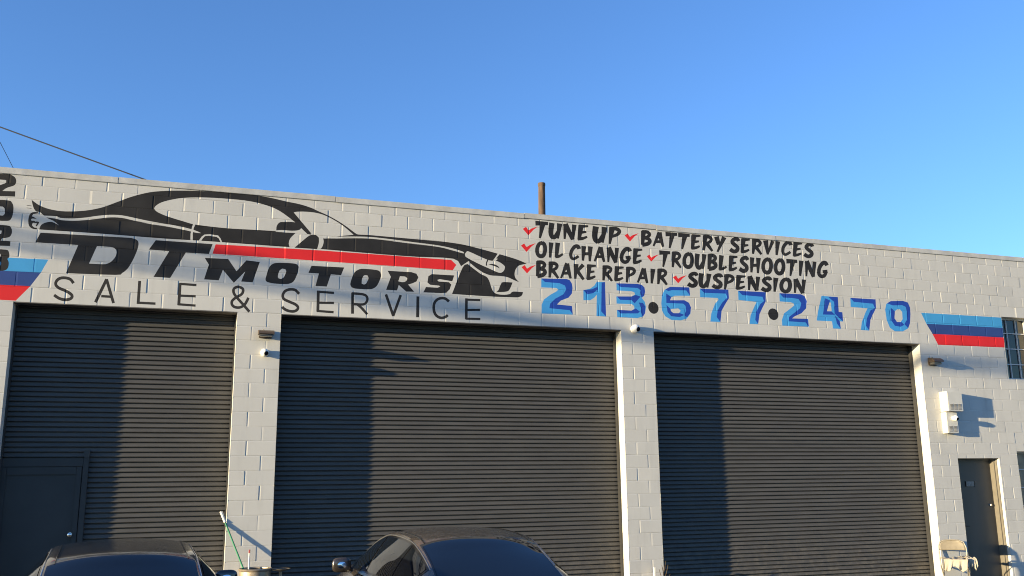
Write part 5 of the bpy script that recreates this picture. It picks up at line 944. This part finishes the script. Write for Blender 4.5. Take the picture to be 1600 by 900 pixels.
def make_car(paint, label, loc, rz, P):
    t = thing('parked_car', label, 'car', loc, rz, 'dark cars parked facing the garage'); t.scale = (0.92, 1, 1)
    rail = spl(P['rail']); rw = spl(P['rw']); cz = spl(P['cz'])
    belt = spl([(-2.42, .80), (-2.2, .93), (-1.7, 1.0), (-.8, .985), (.4, .955), (1.15, .93), (1.9, .80), (2.3, .68), (2.45, .58)])
    plan = spl([(-2.42, .66), (-2.3, .80), (-2.0, .88), (-1.4, .915), (0, .925), (1.2, .915), (1.9, .87), (2.25, .76), (2.45, .58)])
    WC = (1.42, -1.40); RW = .335
    ys = sorted(set([round(-2.42 + i * .0487 * 2, 4) for i in range(51)] + [round(c + RW * 1.14 * math.cos(a * math.pi / 14), 4) for c in WC for a in range(15)]))
    ys = [y for y in ys if y <= 2.45]
    secs = []
    for y in ys:
        pw = plan(y); zb = belt(y); crown = .05
        pts = [(0, .2), (pw * .80, .2), (pw * .95, .24), (pw * .985, .42), (pw, .60), (pw * .995, .78), (pw * .965, zb - .03), (pw * .93, zb), (pw * .7, zb + crown * .6), (pw * .35, zb + crown * .95), (0, zb + crown)]
        q = []
        for i, (x, z) in enumerate(pts):
            if 0 < i < 7:
                for c in WC:
                    d2 = (RW * 1.14) ** 2 - (y - c) ** 2
                    if d2 > 0 and z < .33 + math.sqrt(d2): z = min(.33 + math.sqrt(d2), zb - .05)
            if y < -2.25 or y > 2.3: z = max(z, .3) if i < 3 else z
            q.append((x, z))
        secs.append(q)
    mb = MB(); V = []; F = []; n = len(secs[0])
    for y, q in zip(ys, secs):
        for x, z in q: V.append((x, y, z))
        for x, z in q[-2:0:-1]: V.append((-x, y, z))
    K = 2 * n - 2
    for i in range(len(ys) - 1):
        for k in range(K): F.append((i * K + k, i * K + (k + 1) % K, (i + 1) * K + (k + 1) % K, (i + 1) * K + k))
    F.append(tuple(range(K))); F.append(tuple((len(ys) - 1) * K + k for k in range(K))[::-1])
    mb.mesh(V, F, paint)
    # greenhouse shell joins the body
    y0, y1 = P['y0'], P['y1']
    base = spl([(y0, .70), (y0 + .5, .80), (-.5, .875), (.5, .865), (y1, .78)])
    def side(y, s):
        zb = belt(y) + .005; zr = max(rail(y), zb + .004); x = base(y) + (rw(y) - base(y)) * s + .028 * math.sin(math.pi * s); return Vector((x, y, zb + (zr - zb) * s))
    def top(y, s):
        zr = max(rail(y), belt(y) + .009); zc = max(cz(y), zr + .012); return Vector((rw(y) * (1 - s), y, zr + (zc - zr) * (1 - (1 - s) ** 2.3)))
    NY = 46
    V = []; F = []; row = 8 + 9
    for i in range(NY + 1):
        y = y0 + (y1 - y0) * i / NY; L = [side(y, k / 8) for k in range(8)] + [top(y, k / 9) for k in range(10)]
        for v in L: V.append(v)
        for v in L[-2::-1]: V.append(Vector((-v.x, v.y, v.z)))
    K = 2 * 18 - 1
    for i in range(NY):
        for k in range(K - 1): F.append((i * K + k, (i + 1) * K + k, (i + 1) * K + k + 1, i * K + k + 1))
    mb.mesh(V, F, paint); body = mb.build('body', t, smooth=True, angle=38)
    def patch(fn, grid, off, m, name, parent, both=True, mir=0, smooth=True):
        """patch on a surface fn(y,s): grid = list of rows of (y,s)"""
        out = []
        for sgn in ((1, -1) if mir == 0 else (mir,)):
            q = MB(); V = []; F = []; nr, nc = len(grid), len(grid[0])
            for r in grid:
                for (y, s) in r:
                    p = fn(y, s); e = .004; d1 = fn(y + e, s) - fn(y - e, s); d2 = fn(y, min(s + e, 1)) - fn(y, max(s - e, 0))
                    nn = d1.cross(d2); nn.normalize()
                    if nn.z < 0 and fn is top: nn = -nn
                    if nn.x < 0 and fn is side: nn = -nn
                    p = p + nn * off; V.append(Vector((p.x * sgn, p.y, p.z)))
            for i in range(nr - 1):
                for j in range(nc - 1): F.append((i * nc + j, i * nc + j + 1, (i + 1) * nc + j + 1, (i + 1) * nc + j))
            q.mesh(V, F, m); out.append(q.build(name, parent, smooth=smooth))
        return out
    def sgrid(ya, yb, sa, sb, ny=18, ns=6, cut=None):
        G = []
        for i in range(ny + 1):
            y = ya + (yb - ya) * i / ny; G.append([(y + (cut(y, s) if cut else 0), s) for s in [sa + (sb - sa) * j / ns for j in range(ns + 1)]])
        return G
    def top_patch(ya, yb, s0, off, m, name, parent, rr=.12):
        q = MB(); V = []; F = []; ny = 24; nc = 24
        for i in range(ny + 1):
            v = i / ny
            for j in range(nc + 1):
                h = -1 + 2 * j / nc
                # rounded corners: shrink the run of y near the sides
                k = abs(h) ** 6 * rr; vv = k + (1 - 2 * k) * v
                y = ya + (yb - ya) * vv; s = s0 + (1 - s0) * (1 - abs(h)); p = top(y, s)
                e = .004; d1 = top(y + e, s) - top(y - e, s); d2 = top(y, min(s + e, 1)) - top(y, max(s - e, 0)); nn = d1.cross(d2)
                if nn.length < 1e-9: nn = Vector((0, 0, 1))
                nn.normalize()
                if nn.z < 0: nn = -nn
                if h > 0: V.append(p + nn * off)
                else: V.append(Vector((-p.x - nn.x * off, p.y + nn.y * off, p.z + nn.z * off)))
        for i in range(ny):
            for j in range(nc): F.append((i * (nc + 1) + j, i * (nc + 1) + j + 1, (i + 1) * (nc + 1) + j + 1, (i + 1) * (nc + 1) + j))
        q.mesh(V, F, m); return q.build(name, parent, smooth=True)
    r = P['rear']; w = P['front']
    ro = top_patch(r[0] - .03, r[1] + .030, max(r[2] - .03, .004), .002, 'car_trim', 'rear_window_seal', body, .05); top_patch(r[0], r[1], r[2], .0055, 'car_glass', 'rear_window', t, .06)
    top_patch(w[0], w[1], w[2], .0055, 'car_glass', 'windscreen', t)
    if P.get('sunroof'): top_patch(P['sunroof'][0], P['sunroof'][1], .3, .003, 'car_trim', 'sunroof', t, .05)
    d = P['side']
    patch(side, sgrid(d[0] - .03, d[3] + .03, .06, .95, 30, 8), .0025, 'car_trim', 'side_window_trim', body)
    patch(side, sgrid(d[2] + .035, d[3], .10, .90, 16, 8), .0055, 'car_glass', 'front_side_window', t)
    patch(side, sgrid(d[1] + .012, d[2] - .035, .10, .90, 16, 8), .0055, 'car_glass', 'rear_side_window', t)
    patch(side, sgrid(d[0], d[1] - .012, .12, .88, 8, 6), .0055, 'car_glass', 'quarter_window', t)
    for sgn in (1, -1):    # moulding over the side windows, roof ditch line
        q = MB(); q.tube([Vector((sgn * (side(y, .955).x + .004), y, side(y, .955).z)) for y in [d[0] - .05 + (d[3] + .1 - d[0]) * i / 24 for i in range(25)]], .006, P['mould'], 6); q.build('window_moulding', body, smooth=True)
        q = MB(); q.tube([Vector((sgn * (top(y, .10).x), y, top(y, .10).z + .001)) for y in [r[1] - .0 + (w[0] - r[1]) * i / 20 for i in range(21)]], .005, 'car_trim', 6); q.build('roof_seam', body, smooth=True)
        bm = bmesh.new(); bmesh.ops.create_uvsphere(bm, u_segments=20, v_segments=12, radius=1.0)
        for v in bm.verts:
            v.co = Vector((math.copysign(abs(v.co.x) ** .6, v.co.x) * .108, v.co.y * .07 if v.co.y > 0 else v.co.y * .03, math.copysign(abs(v.co.z) ** .6, v.co.z) * .075))
        q = MB(); q.addbm(bm, paint, Matrix.Translation((sgn * .985, P['mir'][0], P['mir'][1]))); q.tube([(sgn * .86, P['mir'][0] + .02, P['mir'][1] - .045), (sgn * .96, P['mir'][0] + .01, P['mir'][1] - .03)], .022, 'car_trim', 8); mm = q.build('wing_mirror', t, smooth=True)
        q = MB(); q.lathe([(0, 0), (.5, .0), (1, .02)], 'mirror', 20, Matrix.Translation((sgn * .985, P['mir'][0] - .030, P['mir'][1])) @ Matrix.Diagonal((.094, 1, .064, 1)) @ Matrix.Rotation(-math.pi / 2, 4, 'X')); q.build('mirror_glass', mm, smooth=True)
        for c in WC:
            mx = Matrix.Translation((sgn * .80, c, RW)) @ Matrix.Rotation(sgn * math.pi / 2, 4, 'Y')
            q = MB(); q.lathe([(.22, -.10), (.30, -.105), (.33, -.085), (.335, -.04), (.335, .04), (.33, .085), (.30, .105), (.225, .10), (.215, .05)], 'tyre', 32, mx); wh = q.build('wheel', t, smooth=True)
            q = MB(); q.lathe([(0, .06), (.05, .065), (.06, .05)], 'rim', 20, mx); q.lathe([(.225, .098), (.205, .085), (.2, .0), (.2, -.08)], 'rim', 32, mx)
            for a in range(5):
                q.box((-.022, .04, .045), (.022, .205, .07), 'rim', bev=.006, mtx=mx @ Matrix.Rotation(a * 2 * math.pi / 5, 4, 'Z'))
            q.build('rim', wh)
            q = MB(); q.lathe([(0, -.09), (.40, -.09), (.405, .03), (.39, .03), (.385, -.08), (0, -.08)], 'car_trim', 24, Matrix.Translation((sgn * .77, c, RW + .01)) @ Matrix.Rotation(sgn * math.pi / 2, 4, 'Y')); q.build('wheel_liner', body)
        q = MB(); q.box((min(sgn * .45, sgn * .74), -2.405, .76), (max(sgn * .45, sgn * .74), -2.30, .89), 'taillight', bev=.02); q.build('tail_light', t, smooth=True)
        q = MB(); q.box((min(sgn * .42, sgn * .70), 2.22, .60), (max(sgn * .42, sgn * .70), 2.36, .70), 'headlight', bev=.02); q.build('headlight', t, smooth=True)
        for yy in (-.3, .62):
            q = MB(); zz = .80; xx = plan(yy) * .995; q.box((min(sgn * (xx - .01), sgn * (xx + .025)), yy - .09, zz - .014), (max(sgn * (xx - .01), sgn * (xx + .025)), yy + .09, zz + .014), paint, bev=.006); q.build('door_handle', t)
    q = MB(); q.box((-.26, -2.435, .60), (.26, -2.415, .73), 'plate', bev=.003); q.build('number_plate', t)
    q = MB(); q.box((-.66, -2.47, .30), (.66, -2.30, .46), 'car_trim', bev=.03); q.build('rear_bumper', t, smooth=True)
    q = MB(); q.box((-.42, 2.40, .36), (.42, 2.475, .54), 'car_trim', bev=.02); q.build('grille', t, smooth=True)
    return t
PA = dict(y0=-1.98, y1=1.42,
    rail=[(-1.98, 1.0), (-1.75, 1.11), (-1.45, 1.228), (-1.1, 1.335), (-.9, 1.36), (-.45, 1.378), (.0, 1.36), (.4, 1.285), (.8, 1.15), (1.2, 1.0), (1.42, .93)],
    rw=[(-1.98, .60), (-1.5, .576), (-1.0, .585), (-.4, .602), (.2, .60), (.7, .65), (1.42, .75)],
    cz=[(-1.98, 1.03), (-1.7, 1.148), (-1.4, 1.272), (-1.17, 1.362), (-1.02, 1.388), (-.6, 1.412), (-.25, 1.416), (.15, 1.395), (.5, 1.32), (.95, 1.15), (1.42, .97)],
    rear=(-1.90, -1.17, .04), front=(.42, 1.34, .07), side=(-1.60, -1.10, -.12, .98), mir=(.72, 1.015), mould='rim', sunroof=None)
make_car('car_dusty', 'dusty dark brown sedan with its rear window towards us, before the middle door', (4.60, -4.20, 0), 0.0, PA)
PB = dict(PA); PB.update(rw=[(-1.98, .56), (-1.5, .525), (-1.0, .505), (-.4, .515), (.2, .545), (.7, .62), (1.42, .74)],
    rail=[(-1.98, 1.0), (-1.75, 1.13), (-1.45, 1.262), (-1.15, 1.362), (-.9, 1.385), (-.45, 1.40), (.0, 1.385), (.4, 1.30), (.8, 1.16), (1.2, 1.0), (1.42, .93)],
    cz=[(-1.98, 1.04), (-1.7, 1.175), (-1.4, 1.308), (-1.22, 1.385), (-1.08, 1.41), (-.7, 1.434), (-.3, 1.44), (.15, 1.42), (.5, 1.34), (.95, 1.16), (1.42, .97)],
    rear=(-1.90, -1.25, .03), mould='chrome')
make_car('car_black', 'glossy black sedan before the left roll-up door, only its roof and rear window in view', (1.655, -5.15, 0), math.radians(4.0), PB)
